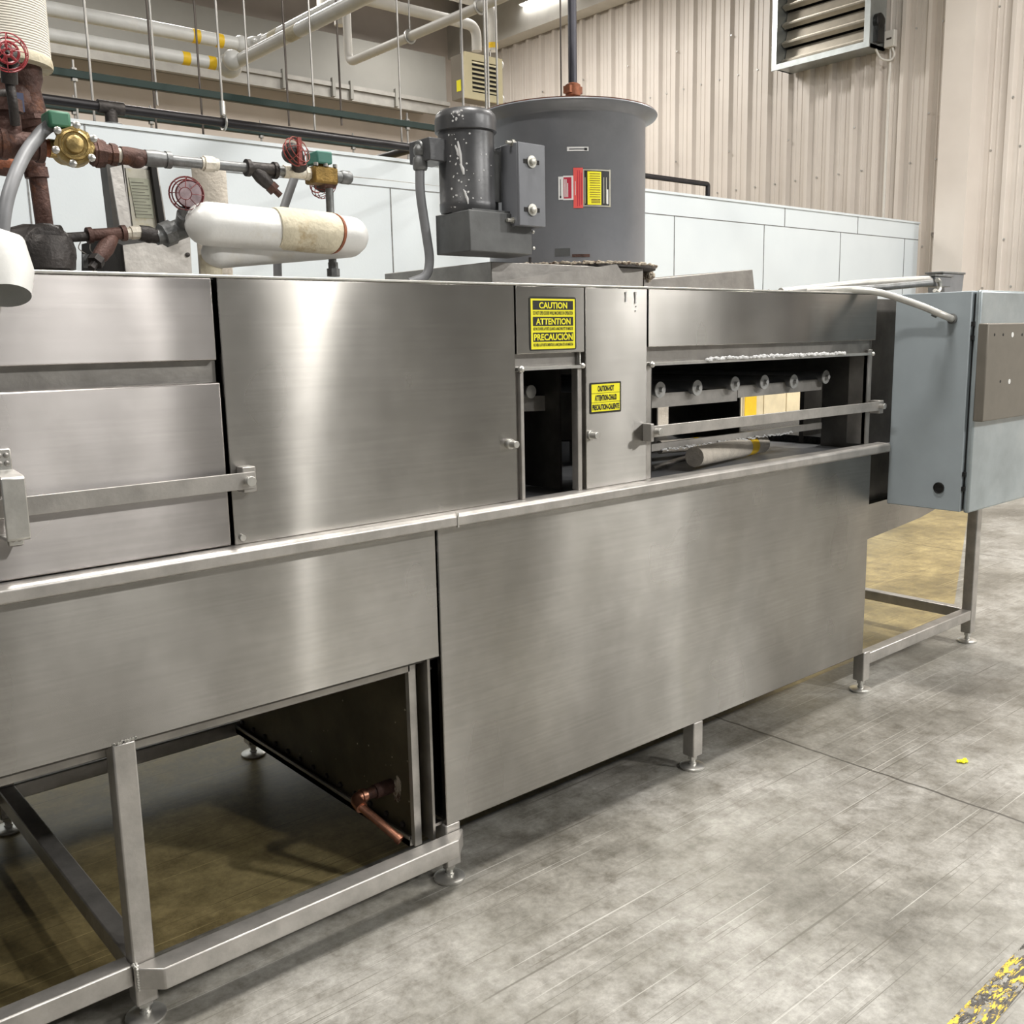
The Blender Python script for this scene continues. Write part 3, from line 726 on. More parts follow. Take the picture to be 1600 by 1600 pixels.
for a0, za, zb_, r in ((-2.45,.12,.19,.0045),(-2.38,.10,.13,.005),(-2.55,.15,.18,.004),(-2.25,.02,.05,.004),(-2.3,.035,.06,.003)):
    rr = ra*.968; mb.tube([(MX+rr*math.cos(a0-.08), MY+rr*math.sin(a0-.08), mz0+zb_), (MX+rr*math.cos(a0), MY+rr*math.sin(a0), mz0+(za+zb_)/2), (MX+rr*math.cos(a0+.03), MY+rr*math.sin(a0+.03), mz0+za)], [r*.6, r, r*.5], 8)
for k in range(14):
    a = rd.uniform(-2.8,-2.3); rr = ra*1.070; mb.lathe([(rd.uniform(.001,.0035), 0), (.001, .0008)], (MX+rr*math.cos(a), MY+rr*math.sin(a), mz1+rd.uniform(0,.035)), (math.cos(a), math.sin(a), 0), 7)
mb.build('paint_spots', 'paint_spot', motor)['kind'] = 'stuff'
# terminal box on the left of the motor
q0 = at(666, 250, Y=MY+.04)
mb = MB().box(MX-ra-.055, MX-ra*.7, MY-.01, MY+.09, at(680,252,Y=MY).z, at(680,216,Y=MY).z); tb = mb.build('terminal_box', 'motor', motor, .003)
# slide mount
a = at(797, 224, Y=2.28); b = at(853, 352, Y=2.28)
sx0, sx1 = at(811, 290, Y=2.21).x, at(852, 290, Y=2.21).x; sz0, sz1 = at(830, 353, Y=2.21).z, at(830, 224, Y=2.21).z
mb = MB().box(sx0, sx1, 2.21, 2.218, sz0, sz1).box(sx0, sx0+.008, 2.218, 2.29, sz0, sz1).box(sx1-.008, sx1, 2.218, 2.38, sz0, sz1).box(sx0+.008, sx1-.008, 2.218, 2.238, sz0, sz0+.006).box(sx0+.008, sx1-.008, 2.218, 2.36, sz1-.006, sz1)
sm = mb.build('motor_slide', 'fan', fan, .002)
mb = MB().box(MX+ra*.6, sx0-.003, 2.30, 2.31, at(790,340,Y=2.3).z, at(790,236,Y=2.3).z).box(sx0-.03, sx0-.003, 2.285, 2.30, at(790,318,Y=2.3).z, at(790,240,Y=2.3).z)
mb.box(MX+ra*.6, sx0, 2.31, 2.40, at(790,330,Y=2.3).z, at(790,322,Y=2.3).z)
ms = mb.build('motor_base', 'guard', fan)
for px, py in ((830, 253), (831, 328)):
    q = at(px, py, Y=2.21)
    MB().box(q.x-.03, q.x+.03, 2.2085, 2.2105, q.z-.006, q.z+.006).build('slot', 'void', sm)
    MB().lathe([(.017,0),(.017,.003),(.010,.0035),(.010,.010),(.007,.012)], (q.x, 2.2085, q.z), (0,-1,0), 18).build('bolt', 'washer', sm)
for px, py in ((791.5, 240), (792.5, 304.5)):
    q = at(px, py, Y=2.284); MB().lathe([(.011,0),(.011,.003),(.007,.0035),(.007,.009)], (q.x, 2.285, q.z), (0,-1,0), 14).build('bolt', 'washer', ms)
for px, py in ((802, 223), (803, 344)):
    q = at(px, py, Y=2.235); MB().cyl((q.x-.022, 2.24, q.z), (q.x+.02, 2.24, q.z), .005, 10).cyl((q.x-.004, 2.24, q.z), (q.x+.006, 2.24, q.z), .010, 6).build('adjusting_screw', 'washer', sm)
# conduit from the motor down behind the tunnel edge
def pipe(name, m, pts, r, rc=.05, n=14, parent=None): return MB().tube(arc(pts, rc), r, n).build(name, m, parent)
cond = thing('motor_conduit', at(655, 430, Y=2.4), 'grey bent conduit dropping from the motor to the tunnel top', 'conduit')
P = [at(668, 233, Y=MY+.04), at(656, 234, Y=MY+.04), at(656, 300, Y=MY+.04), at(672, 405, Y=MY+.04), at(668, 432, Y=MY+.04), at(640, 442, Y=MY+.05)]
MB().tube(arc(P, .035), .0135, 14).build('conduit', 'conduit', cond)
MB().lathe([(.018,0),(.021,.01),(.021,.03),(.018,.035)], at(656, 246, Y=MY+.04), (0,0,-1), 16).lathe([(.021,0),(.021,.03),(.018,.035)], at(668, 233, Y=MY+.04), (-1,0,0), 16).ball(at(657,236,Y=MY+.04), .021).build('elbow_fitting', 'galv', cond)

# ================================================================== PIPEWORK (steam side)
YP = 2.35
def p_(x, y, Y=YP): return at(x, y, Y=Y)
up_ = thing('steam_pipe_run', p_(350, 250), 'rusty upper run of threaded steam pipe with brass solenoid valve above the tunnel', 'pipe')
def seg(name, m, a, b, r, parent, n=18, bevel=0): return MB().cyl(a, b, r, n).build(name, m, parent, bevel)
def px_r(px, p): return px/FPX*(Vector(p)-CAM).dot(fw)
A0 = p_(-60, 216)
u = Vector((1,0,0))
def along(x, y=None):
    """point on the run's axis at pixel column x"""
    a = p_(110, 235); z = a.z
    lo = at(x, 235+(x-110)*.103, Z=z) if False else p_(x, 235+(x-110)*.0985)
    return lo
tee = MB().tube([along(-70), along(66)], px_r(21, along(20)), 22)
for x in (5, 62): tee.tube([along(x-6), along(x+4)], px_r(24, along(20)), 22)
tee.tube([along(18)+Vector((0,0,0)), along(18)+Vector((0,0,.085))], px_r(17, along(20)), 20); tee.tube([along(18)+Vector((0,0,.065)), along(18)+Vector((0,0,.09))], px_r(21.5, along(20)), 20)
tee.build('tee_fitting', 'rust', up_)
seg('nipple', 'rust_orange', along(64), along(88), px_r(13, along(80)), up_)
# solenoid valve body
vc = along(106); V = MB()
V.cyl(along(76), along(140), px_r(14, vc), 20)
V.lathe([(px_r(29,vc), 0), (px_r(30,vc), .006), (px_r(29,vc), .014), (px_r(20,vc), .016)], vc+Vector((0,-.045,0)) , (-.25,-1,0.05), 8)
V.lathe([(px_r(23,vc), .014), (px_r(22,vc), .022), (px_r(19,vc), .025), (px_r(18,vc), .022), (px_r(14,vc), .022), (px_r(13,vc), .031), (px_r(11,vc), .034), (.004, .035)], vc+Vector((0,-.045,0)) , (-.25,-1,0.05), 32)
V.lathe([(px_r(27,vc), -.03), (px_r(28,vc), .004)], vc+Vector((0,-.045,0)) , (-.25,-1,0.05), 20)
V.cyl(vc+Vector((0,-.03,0)), vc+Vector((0,.03,0)), px_r(20,vc), 24)
sol = V.build('solenoid_valve', 'brass', up_); plabel(sol, 'brass solenoid valve body with green coil box')
for k in range(6):
    a = .35+k*PI/3; axv = Vector((-.25,-1,.05)).normalized(); uu = Vector((0,0,1)).cross(axv).normalized(); ww = axv.cross(uu)
    MB().lathe([(.008,0),(.008,.007),(.005,.009)], vc+Vector((0,-.045,0))+axv*.02+(uu*math.cos(a)+ww*math.sin(a))*px_r(29,vc), axv, 8).build('cap_bolt', 'bright', sol)
a = p_(76, 203, 2.31); b = p_(108, 176, 2.31)
mb = MB().box(a.x, b.x, 2.30, 2.36, a.z+.006, b.z); mb.build('coil_box', 'coil_green', sol, .006)
seg('coil_stem', 'brass', vc+Vector((0,-.01,.0)), Vector(((a.x+b.x)/2, 2.33, a.z+.01)), .010, sol)
# union, bushing, elbows, pipe
seg('nipple', 'brass', along(134), along(148), px_r(13, along(140)), up_)
mb = MB().cyl(along(143), along(162), px_r(21, along(150)), 8).cyl(along(148), along(156), px_r(22.5, along(150)), 8).cyl(along(160), along(174), px_r(15, along(165)), 8).cyl(along(172), along(181), px_r(17, along(165)), 8)
mb.build('union', 'rust', up_)
seg('nipple', 'white_fit', along(178), along(192), px_r(11, along(185)), up_)
mb = MB().tube([along(188), along(200), along(232)], [px_r(13.5, along(190)), px_r(14, along(190)), px_r(11, along(190))], 20).ball(along(212)+Vector((0,0,-.006)), px_r(13.5, along(200)), (1.2,1,1))
mb.build('reducing_elbow', 'rust', up_)
mb = MB().tube([along(226), along(240), along(262)], [px_r(12.5, along(190)), px_r(13.5, along(190)), px_r(11.5, along(190))], 20).tube([along(258), along(266)], px_r(13.5, along(190)), 20); mb.build('coupling', 'galv', up_)
seg('pipe', 'galv', along(264), along(318), px_r(8, along(280)), up_)
mb = MB().cyl(along(314), along(320), px_r(9.5, along(300)), 16).cyl(along(318), along(334), px_r(12, along(320)), 8).cyl(along(333), along(340), px_r(9.5, along(330)), 16); mb.build('union', 'white_fit', up_)
seg('pipe', 'galv', along(338), along(390), px_r(7.5, along(360)), up_)
# Y strainer
def strainer(m, a, b, r, p0, p1, rb, parent, plug='rust'):
    s = MB().tube([a, b], r, 18).tube([a, a.lerp(b,.12)], r*1.3, 18).tube([a.lerp(b,.88), b], r*1.3, 18)
    s.tube([p0, p0.lerp(p1,.45), p0.lerp(p1,.8), p1], [rb*.8, rb*1.1, rb*1.0, rb*.8], 18)
    o = s.build('strainer', m, parent)
    d = (p1-p0).normalized()
    MB().cyl(p1-d*.004, p1+d*.012, rb*1.0, 6).cyl(p1+d*.01, p1+d*.03, rb*.5, 6).build('blowdown_plug', plug, o)
    return o
strainer('iron', along(384), along(432), px_r(10, along(400)), along(394), p_(424, 292, YP-.01), px_r(10, along(400)), up_)
seg('nipple', 'galv', along(430), along(446), px_r(7.5, along(440)), up_)
g_ = along(460); mb = MB().cyl(along(443), along(452), px_r(10, g_), 8).cyl(along(450), along(478), px_r(8.5, g_), 18).cyl(along(476), along(492), px_r(10, g_), 8); mb.build('taped_union', 'white_fit', up_)
# far solenoid valve
v2 = along(502); mb = MB().box(v2.x-.035, v2.x+.035, YP-.028, YP+.028, v2.z-.024, v2.z+.018).cyl(along(488), along(522), px_r(11, v2), 18).cyl(v2, v2+Vector((0,0,.03)), .02, 16)
s2 = mb.build('solenoid_valve', 'brass_old', up_, .005)
a = p_(487, 257); b = p_(510, 240); MB().box(a.x, b.x, YP-.03, YP+.03, a.z, b.z).build('coil_box', 'coil_teal', s2, .004)
for dx, dy in ((-.028,-.024),(.028,-.024),(-.028,.024),(.028,.024),(0,-.024)): MB().cyl((v2.x+dx, YP+dy, v2.z+.018), (v2.x+dx, YP+dy, v2.z+.026), .006, 8).build('cap_bolt', 'bright', s2)
mb = MB().cyl(along(518), along(536), px_r(8.5, v2), 18).tube([along(532), along(534), along(545), along(548)], [px_r(9,v2), px_r(10.5,v2), px_r(10.5,v2), px_r(8,v2)], 18); mb.build('pipe_cap', 'galv', up_)
# drop leg
d0 = p_(514, 283); d1 = p_(521, 432)
mb = MB().ball(d0, px_r(13, d0), (1.1,1,1)).cyl(p_(502,285), d0, px_r(10, d0), 16).cyl(p_(513,272), d0, px_r(10,d0), 16); mb.build('drop_elbow', 'rust', up_)
mb = MB().cyl(d0, p_(520, 420), px_r(6.3, d0), 16); mb.build('drop_pipe', 'galv', up_)
mb = MB().cyl(p_(520, 410), p_(521, 422), px_r(8, d0), 8).cyl(p_(520.6, 420), d1, px_r(10.5, d0), 8); mb.build('drop_union', 'galv', up_)

# wire-caged red valve wheels / gauges
def cage(name, c, R, ax, depth, m, parent, spokes=8, hub=.35):
    ax = Vector(ax).normalized(); uu = ax.orthogonal().normalized(); ww = ax.cross(uu); c = Vector(c); mb = MB()
    mb.ring(c, ax, R, R*.035); mb.ring(c+ax*depth*.5, ax, R*.93, R*.028); mb.ring(c+ax*depth, ax, R*hub, R*.03, 16); mb.ring(c-ax*depth*.6, ax, R*.85, R*.05)
    for k in range(spokes):
        a = 2*PI*k/spokes; d = uu*math.cos(a)+ww*math.sin(a)
        mb.tube([c-ax*depth*.6+d*R*.85, c+d*R, c+ax*depth*.5+d*R*.93, c+ax*depth*.85+d*R*.6, c+ax*depth+d*R*hub], R*.026, 6)
    return mb.build(name, m, parent)
ga = thing('guarded_gauge', p_(290, 325, 2.28), 'round steam gauge in a dark red wire guard above the white wrapped bend', 'gauge')
gc = p_(291, 303, 2.28); gr = px_r(26, gc); axg = Vector((-.42,-.85,-.1))
cage('wire_guard', gc, gr, axg, .028, 'red_dark', ga)
axn = axg.normalized()
MB().lathe([(gr*.78,-.035),(gr*.84,-.03),(gr*.84,0),(gr*.78,.004),(gr*.76,.0)], gc+Vector((.008,0,0)), axn, 32).build('gauge_case', 'red_dark', ga)
MB().lathe([(gr*.75,0),(gr*.74,.004),(.002,.007)], gc+Vector((.008,0,0)), axn, 32).build('gauge_glass', 'glass_face', ga)
MB().cyl(p_(289, 325, 2.29), p_(287, 342, 2.30), px_r(9, gc), 16).cyl(p_(289, 334, 2.29), p_(288, 338, 2.30), px_r(12.5, gc), 16).build('gauge_stem', 'galv', ga)
# wheel top left
wl_ = thing('guarded_valve', p_(12, 130, 2.3), 'bright red caged hand valve at the left edge beside the wrapped riser', 'valve')
wc = p_(12, 82, 2.28); wr_ = px_r(29, wc)
cage('wire_guard', wc, wr_, (-.35,-.9,0), .022, 'red', wl_, 8, .3)
MB().lathe([(wr_*.55,-.04),(wr_*.6,-.02),(wr_*.3,-.01),(.004,0)], wc+Vector((0,.01,0)), (-.35,-.9,0), 20).build('valve_bonnet', 'iron', wl_)
mb = MB(); axw = Vector((-.35,-.9,0)).normalized(); uu = axw.orthogonal().normalized(); ww = axw.cross(uu)
for k in range(5):
    a = 2*PI*k/5+.3; d = uu*math.cos(a)+ww*math.sin(a); mb.tube([wc+d*wr_*.15, wc+d*wr_*.55], wr_*.09, 8)
mb.ring(wc, axw, wr_*.55, wr_*.08).ring(wc, axw, wr_*.2, wr_*.08, 14); mb.build('hand_wheel', 'red', wl_)
MB().cyl(p_(14, 108, 2.30), p_(15, 130, 2.31), .016, 14).tube(arc([p_(15, 128, 2.31), p_(20,160,2.30), p_(24,195,2.32)], .03), .010, 12).build('valve_stem', 'iron', wl_)
# wheel in the middle
wm = thing('guarded_valve', p_(462, 262), 'worn red caged hand valve perched on the pipe run beside the teal coil', 'valve')
wc = p_(463, 237, 2.30); wr_ = px_r(22.5, wc)
cage('wire_guard', wc, wr_, (.3,-.75,.35), .024, 'red_old', wm)
mb = MB().lathe([(wr_*.35,-.03),(wr_*.62,-.025),(wr_*.62,.0),(wr_*.3,.012),(.004,.014)], wc+Vector((-.012,0,0)), (-.3,-.9,.2), 18).tube([wc, p_(468, 262, 2.33)], [.016,.02], 12); mb.build('valve_bonnet', 'iron', wm)
MB().box(wc.x-.006, wc.x+.004, wc.y-.022, wc.y-.014, wc.z-wr_*.9, wc.z+wr_*.85).build('guard_strap', 'red_old', wm)
wb = thing('guarded_valve', p_(507, 291, 2.385), 'red caged hand valve hanging below the teal coil box', 'valve')
wc = p_(505, 289, 2.385); wr_ = px_r(21.5, wc)
cage('wire_guard', wc, wr_, (.15,-.7,-.55), .024, 'red_old', wb)
MB().lathe([(wr_*.5,-.02),(wr_*.55,0),(.004,.014)], wc, (.1,-.9,-.3), 18).build('valve_bonnet', 'iron', wb)

# lower pipe run
lo_ = thing('condensate_pipe_run', p_(190, 370, 2.34), 'lower run with black steam trap and brown strainer just above the tunnel top', 'pipe')
L = lambda x, y: p_(x, y, 2.36)
mb = MB().tube([L(15,376), L(40,372), L(96,372)], [.026,.030,.028], 18).cyl(L(78,372), L(96,372), px_r(13, L(90,372)), 18)
mb.lathe([(.055,-.035),(.062,-.02),(.062,.02),(.055,.03)], L(70,395), (0.1,-1,0), 20).lathe([(.060,-.04),(.064,0),(.050,.03)], L(70,392)+Vector((0,0,.0)), (0,0,1), 12)
mb.cyl(L(95,410), L(110,412), .022, 14).cyl(L(108,412), L(115,412), .009, 8)
mb.build('steam_trap', 'iron', lo_)
seg('pipe', 'iron', L(94,372), L(140,369), px_r(7.5, L(100,370)), lo_)
strainer('rust', L(136,368), L(196,364), px_r(9.5, L(150,365)), L(176,372), p_(152, 406, 2.33), px_r(12, L(150,365)), lo_, 'iron')
mb = MB().cyl(L(192,365), L(206,364), px_r(9, L(150,365)), 8).cyl(L(204,364), L(222,363), px_r(10.5, L(150,365)), 8); mb.build('union', 'white_fit', lo_)
mb = MB().tube([L(218,364), L(232,366), L(246,370)], [px_r(12, L(200,365)), px_r(13, L(200,365)), px_r(11, L(200,365))], 16).ball(L(232,367), px_r(13, L(200,365))); mb.build('elbow', 'iron', lo_)
mb = MB().cyl(L(244,371), L(258,368), px_r(12, L(250,365)), 14).cyl(L(254,368), L(270,362), px_r(19, L(250,365)), 8).cyl(L(268,363), L(296,352), px_r(16, L(250,365)), 18).cyl(L(284,352), p_(287,338,2.31), px_r(11, L(250,365)), 16); mb.build('large_union', 'galv', lo_)
MB().tube(arc([L(141,378), L(140,392), L(160,404)], .01), .0012, 6).tube(arc([L(126,378), L(121,388), L(139,400)], .008), .0012, 6).build('seal_wire', 'wire', lo_)
q = L(138, 408); MB().box(q.x-.012, q.x+.010, q.y-.002, q.y, q.z-.015, q.z+.015).build('tag', 'galv', lo_)

# white wrapped U bend
ub = thing('wrapped_pipe_bend', p_(430, 400, 2.3), 'fat white jacketed U-bend pipe lying above the tunnel top with a stained canvas band', 'pipe')
yU = 2.28
r1 = px_r(32, p_(400, 355, yU))
ca, cb = p_(323, 350, yU), p_(546, 369, yU+.012); dU = (cb-ca).normalized()
def capsule(mb, a, b, ra_, rb_, n=28):
    d = (b-a).normalized(); P = []; R = []
    for k in range(7): t = PI/2*k/6; P.append(a-d*ra_*math.cos(t)); R.append(max(ra_*math.sin(t), .002))
    for k in range(7): t = PI/2*k/6; P.append(b+d*rb_*math.sin(t)); R.append(max(rb_*math.cos(t), .002))
    return mb.tube(P, R, n)
mb = capsule(MB(), ca, cb, r1*1.02, r1)
capsule(mb, p_(338, 396, yU+.045), p_(545, 377, yU+.06), r1*.72, r1*.85)
mb.build('white_jacket', 'pvc', ub)
MB().cyl(p_(328, 398, yU+.06), p_(331, 432, yU+.06), px_r(17, ca), 20).build('canvas_stub', 'canvas', ub)
s1 = MB().tube([p_(428, 357, yU), p_(440, 357.5, yU), p_(515, 365, yU+.008), p_(517, 365.5, yU+.009)], [r1*1.0, r1*1.05, r1*1.05, r1*1.0], 32).build('canvas_band', 'canvas', ub); plabel(s1, 'stained canvas band')
MB().tube([p_(517,365,yU+.008), p_(521,366,yU+.01)], [r1*1.052, r1*1.02], 32).build('band_edge', 'rust_orange', s1)
# wrapped stub behind, vertical
a = p_(326, 262, 2.62); b = p_(333, 430, 2.62)
o = MB().lathe([(px_r(25,a), 0), (px_r(26,a), .004), (px_r(26,a), a.z-b.z)], Vector((a.x, 2.62, b.z)), n=28).build('wrapped_riser', 'wrap'); tag(o, 'short beige canvas wrapped pipe standing behind the white U-bend', 'pipe')

# big wrapped riser and cast body at the left edge
rz = thing('insulated_riser', p_(5, 200, 2.6), 'thick ribbed-wrap vertical pipe at the upper left with rusty cast iron strainer body below', 'pipe')
cR = p_(8, 100, 2.62); rr = px_r(67, cR)
zb_ = at(8, 92, Y=2.62).z
MB().lathe([(rr, 0), (rr, 4.9-.4)], (cR.x, 2.62, zb_), n=48).build('insulation', 'ridged', rz)
MB().lathe([(rr*.86,-.018),(rr*1.02,-.018),(rr*1.03,-.01),(rr*1.02,.0),(rr,.004)], (cR.x, 2.62, zb_), n=48).build('end_cap', 'canvas', rz)
k_ = lambda x, y: p_(x, y, 2.60)
mb = MB().tube([k_(34,100), k_(36,125), k_(40,140), k_(42,175), k_(46,190), k_(50,200)], [px_r(28,cR), px_r(29,cR), px_r(22,cR), px_r(29,cR), px_r(26,cR), px_r(22,cR)], 28)
mb.tube([k_(44,182), k_(46,190)], px_r(31,cR), 8).tube([k_(10,140), k_(-10,165)], [px_r(30,cR), px_r(34,cR)], 24).ball(k_(20,160), px_r(34,cR))
mb.build('cast_body', 'rust', rz)
mb = MB().tube([k_(50,198), k_(53,250), k_(55,262)], px_r(15.5, cR), 20).tube([k_(55,262), k_(58,278)], px_r(18, cR), 20).cyl(k_(-40,252), k_(30,262), px_r(16,cR), 18).ball(k_(50,255), px_r(20,cR)).tube([k_(58,270), k_(71,362)], px_r(13.5, cR), 20); mb.build('drop_pipe', 'rust', rz)
MB().cyl(k_(-40,250), k_(20,257), px_r(17.5,cR), 18).build('side_pipe', 'rust_orange', rz)
MB().tube(arc([p_(-10,150,2.5), p_(14,143,2.5), p_(16,165,2.5), p_(2,180,2.5), p_(-14,172,2.5)], .02), .009, 10).build('loop_handle', 'iron', rz)
a = p_(27,160,2.53); MB().box(a.x-.006, a.x+.012, 2.52, 2.523, p_(27,175,2.53).z, p_(27,146,2.53).z).build('tag', plain('blue_tag', (.03,.04,.09), .5), rz)
# grey flexible conduits
def single(name, m, pts, r, label, cat, rc=.08, n=14, group=None): return tag(MB().tube(arc(pts, rc), r, n).build(name, m), label, cat, group)
single('flexible_conduit', 'conduit', [p_(78,196,2.33), p_(66,205,2.33), p_(42,235,2.3), p_(24,270,2.25), p_(8,320,2.22), p_(2,385,2.22)], .0135, 'grey flexible conduit curving down from the green coil box at left', 'conduit')
single('flexible_conduit', 'conduit', [p_(460,278,2.45), p_(452,300,2.45), p_(440,335,2.45), p_(433,385,2.45), p_(434,438,2.45)], .0115, 'grey conduit passing behind the white U-bend', 'conduit')
# white open deflector at left edge
mb = MB()
c0 = p_(-40, 395, 1.90); 
T = MB(); nS = 20; vs = []; prof_ = [(52/1, 0)]
o = MB().tube([p_(-75,372,1.93), p_(-35,385,1.92), p_(0,400,1.90), p_(6,425,1.88), p_(10,462,1.86)], [px_r(28,c0), px_r(38,c0), px_r(46,c0), px_r(44,c0), px_r(36,c0)], 28, caps=False).build('jacket_elbow', 'pvc')
tag(o, 'white plastic pipe jacket elbow hanging open at the left edge in front of the tunnel', 'pipe cover')

# nameplate bracket and box
nb = thing('nameplate_bracket', p_(210, 420, 2.75), 'stainless channel bracket holding a nameplate behind the rusty pipes', 'bracket')
Yn = 2.72
def quad(name, m, pts, th, parent, dirv=(0,1,0)):
    d = Vector(dirv)*th; P = [Vector(q) for q in pts]; n = len(P)
    fs = [tuple(range(n)), tuple(range(2*n-1,n-1,-1))]+[(i, n+i, n+(i+1) % n, (i+1) % n) for i in range(n)]
    return MB().add([*P, *[q+d for q in P]], fs).build(name, m, parent)
N = lambda x, y, Y=Yn: at(x, y, Y=Y)
quad('back_plate', 'tube', [N(190,232), N(243,240), N(262,362), N(203,358)], .006, nb)
quad('channel_side', 'inner', [N(163,232,Yn+.02), N(190,230,Yn+.02), N(206,360,Yn+.02), N(178,358,Yn+.02)], .05, nb)
quad('channel_side', 'tube', [N(172,262,Yn-.03), N(190,258,Yn-.03), N(205,356,Yn-.03), N(188,356,Yn-.03)], .004, nb)
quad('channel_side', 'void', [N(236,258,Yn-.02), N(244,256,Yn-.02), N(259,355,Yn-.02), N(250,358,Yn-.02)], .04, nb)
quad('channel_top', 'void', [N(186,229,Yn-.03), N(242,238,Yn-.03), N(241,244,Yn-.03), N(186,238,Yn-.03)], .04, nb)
npl = quad('name_plate', 'plate', [N(196,262,Yn-.004), N(237,266,Yn-.004), N(249,360,Yn-.004), N(208,356,Yn-.004)], .003, nb)
npf = quad('print_field', plain('plate_print', (.47,.48,.37), .5), [N(201,277,Yn-.006), N(233,280,Yn-.006), N(241,341,Yn-.006), N(213,340,Yn-.006)], .001, npl)
for k in range(11):
    y = 284+k*5; x = 204.5+k*.72
    quad('print_line', 'plate_ink', [N(x,y,Yn-.0075), N(x+(26 if k % 3 else 20),y+1.4,Yn-.0075), N(x+(26 if k % 3 else 20),y+2.2,Yn-.0075), N(x,y+.9,Yn-.0075)], .0005, npl)
bx = thing('junction_box', N(240, 424, 2.62), 'stainless box with dark open side behind the rusty strainer', 'box')
quad('front_face', 'tube', [N(192,383,2.60), N(297,370,2.60), N(300,427,2.60), N(197,427,2.60)], .01, bx)
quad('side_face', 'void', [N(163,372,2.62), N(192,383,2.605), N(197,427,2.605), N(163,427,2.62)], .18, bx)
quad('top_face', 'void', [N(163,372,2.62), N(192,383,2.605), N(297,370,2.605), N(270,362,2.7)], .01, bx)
q = N(293, 398, 2.598); MB().lathe([(.006,0),(.006,.003),(.003,.004)], q, (0,-1,0), 10).build('screw', 'iron', bx)

# ================================================================== ELECTRICAL CABINET
CX0 = 3.612; CY0, CY1 = 1.665, 1.955; CXE = 4.62; CZ0, CZ1 = .778, 1.587
cab = thing('electrical_cabinet', (4.1, 1.8, CZ0), 'pale blue-grey electrical cabinet mounted on the right end of the tunnel', 'cabinet')
MB().box(CX0, CXE, CY0, CY1, CZ0, CZ1).build('body', 'cabinet', cab, .003)
dr = MB().box(CX0+.012, CXE+.01, CY0-.028, CY0-.006, CZ0-.004, CZ1+.002).build('door', 'cab_door', cab, .008); plabel(dr, 'mottled shiny grey door')
MB().box(CX0+.02, CXE, CY0-.006, CY0, CZ0+.01, CZ1-.01).build('gasket', 'rubber', cab)
for z in (1.47, 1.42, .92, .865): MB().box(CX0+.004, CX0+.014, CY0-.012, CY0+.004, z-.008, z+.008).build('hinge', 'rubber', cab)
q0 = at(1545, 505, Y=CY0-.065); q1 = at(1545, 660, Y=CY0-.065)
cbx = MB().box(q0.x, CXE-.12, CY0-.065, CY0-.028, q1.z+.005, q0.z).build('control_box', 'ctrl', dr, .004)
mb = MB()
for px, py in ((1554,523),(1567.5,523),(1597,523),(1563,596)): q = at(px, py, Y=CY0-.065); mb.lathe([(.0055,0),(.0055,.0006)], (q.x, CY0-.065, q.z), (0,-1,0), 12)
mb.build('empty_hole', 'void', cbx)
mb = MB()
for px, py in ((1582,523),(1577,596)): q = at(px, py, Y=CY0-.065); mb.lathe([(.0095,0),(.0095,.0008)], (q.x, CY0-.065, q.z), (0,-1,0), 16)
mb.build('pilot_hole', 'label_white', cbx)
q = at(1467, 762, X=CX0); MB().lathe([(.021,0),(.021,.004),(.018,.005),(.0175,.002),(.001,.001)], q, (-1,0,0), 28).build('hole_plug', 'rubber', cab)
q = at(1488, 498, X=CX0)
fit = thing('cabinet_conduit', q, 'light grey conduit bending over the tunnel corner into the cabinet side', 'conduit')
P = [q+Vector((-.005,0,0)), q+Vector((-.07,-.0,.012)), at(1440, 478, X=CX0-.10), at(1372, 455, Y=1.94), at(1320, 452, Y=1.99), at(1262, 455, Y=2.12)]
MB().tube(arc(P, .08), .0125, 16).build('conduit', 'conduit_light', fit)
a = at(1466, 491, X=CX0-.05); MB().cyl(a, a+(P[1]-P[2]).normalized()*-.02, .0155, 16).lathe([(.019,0),(.019,.006)], q, (-1,0,0), 16).build('connector', 'galv', fit)
single('rigid_conduit', 'conduit_light', [at(1220, 456, Y=2.35), at(1340, 443, Y=2.30), at(1440, 436.5, Y=2.28), at(1462, 437, Y=2.28)], .016, 'upper straight light grey conduit running to the box on the cabinet top', 'conduit', .05)
single('rigid_conduit', 'galv', [at(1300, 454, Y=2.2), at(1380, 449, Y=2.15), at(1455, 442, Y=2.1)], .014, 'darker grey conduit lying below the straight light conduit', 'conduit', .05)
a = at(1461, 430, Y=2.25); b = at(1489, 447, Y=2.25)
cbd = thing('conduit_outlet', a, 'grey cast conduit outlet body with flat cover behind the cabinet', 'box')
MB().box(a.x, b.x, 2.25, 2.33, a.z-.005, a.z+.004).build('cover', 'galv', cbd, .002); MB().prism([(a.x+.01, a.z-.005), (b.x-.003, a.z-.005), (b.x-.01, a.z-.05), (a.x+.03, a.z-.05)], 'Y', 2.255, 2.325).build('body', 'conduit', cbd, .004)
a = at(1474, 425, Y=2.5); b = at(1509, 427, Y=2.5)
cbd = thing('conduit_outlet', a, 'second grey conduit outlet body behind the first one, nearer the column', 'box')
MB().box(a.x, b.x, 2.5, 2.6, a.z-.006, a.z+.004).build('cover', 'galv', cbd, .002); MB().prism([(a.x+.01, a.z-.006), (b.x-.005, a.z-.006), (b.x-.02, a.z-.12), (a.x+.04, a.z-.12)], 'Y', 2.505, 2.595).build('body', 'conduit', cbd, .004)
mb = MB().ring(at(1464, 447, Y=2.08), (0,-1,0), .025, .010, 16, 0, PI*1.3); o = mb.build('conduit_clamp', 'washer'); tag(o, 'small pale clamp on the conduit end beside the outlet body', 'clamp')

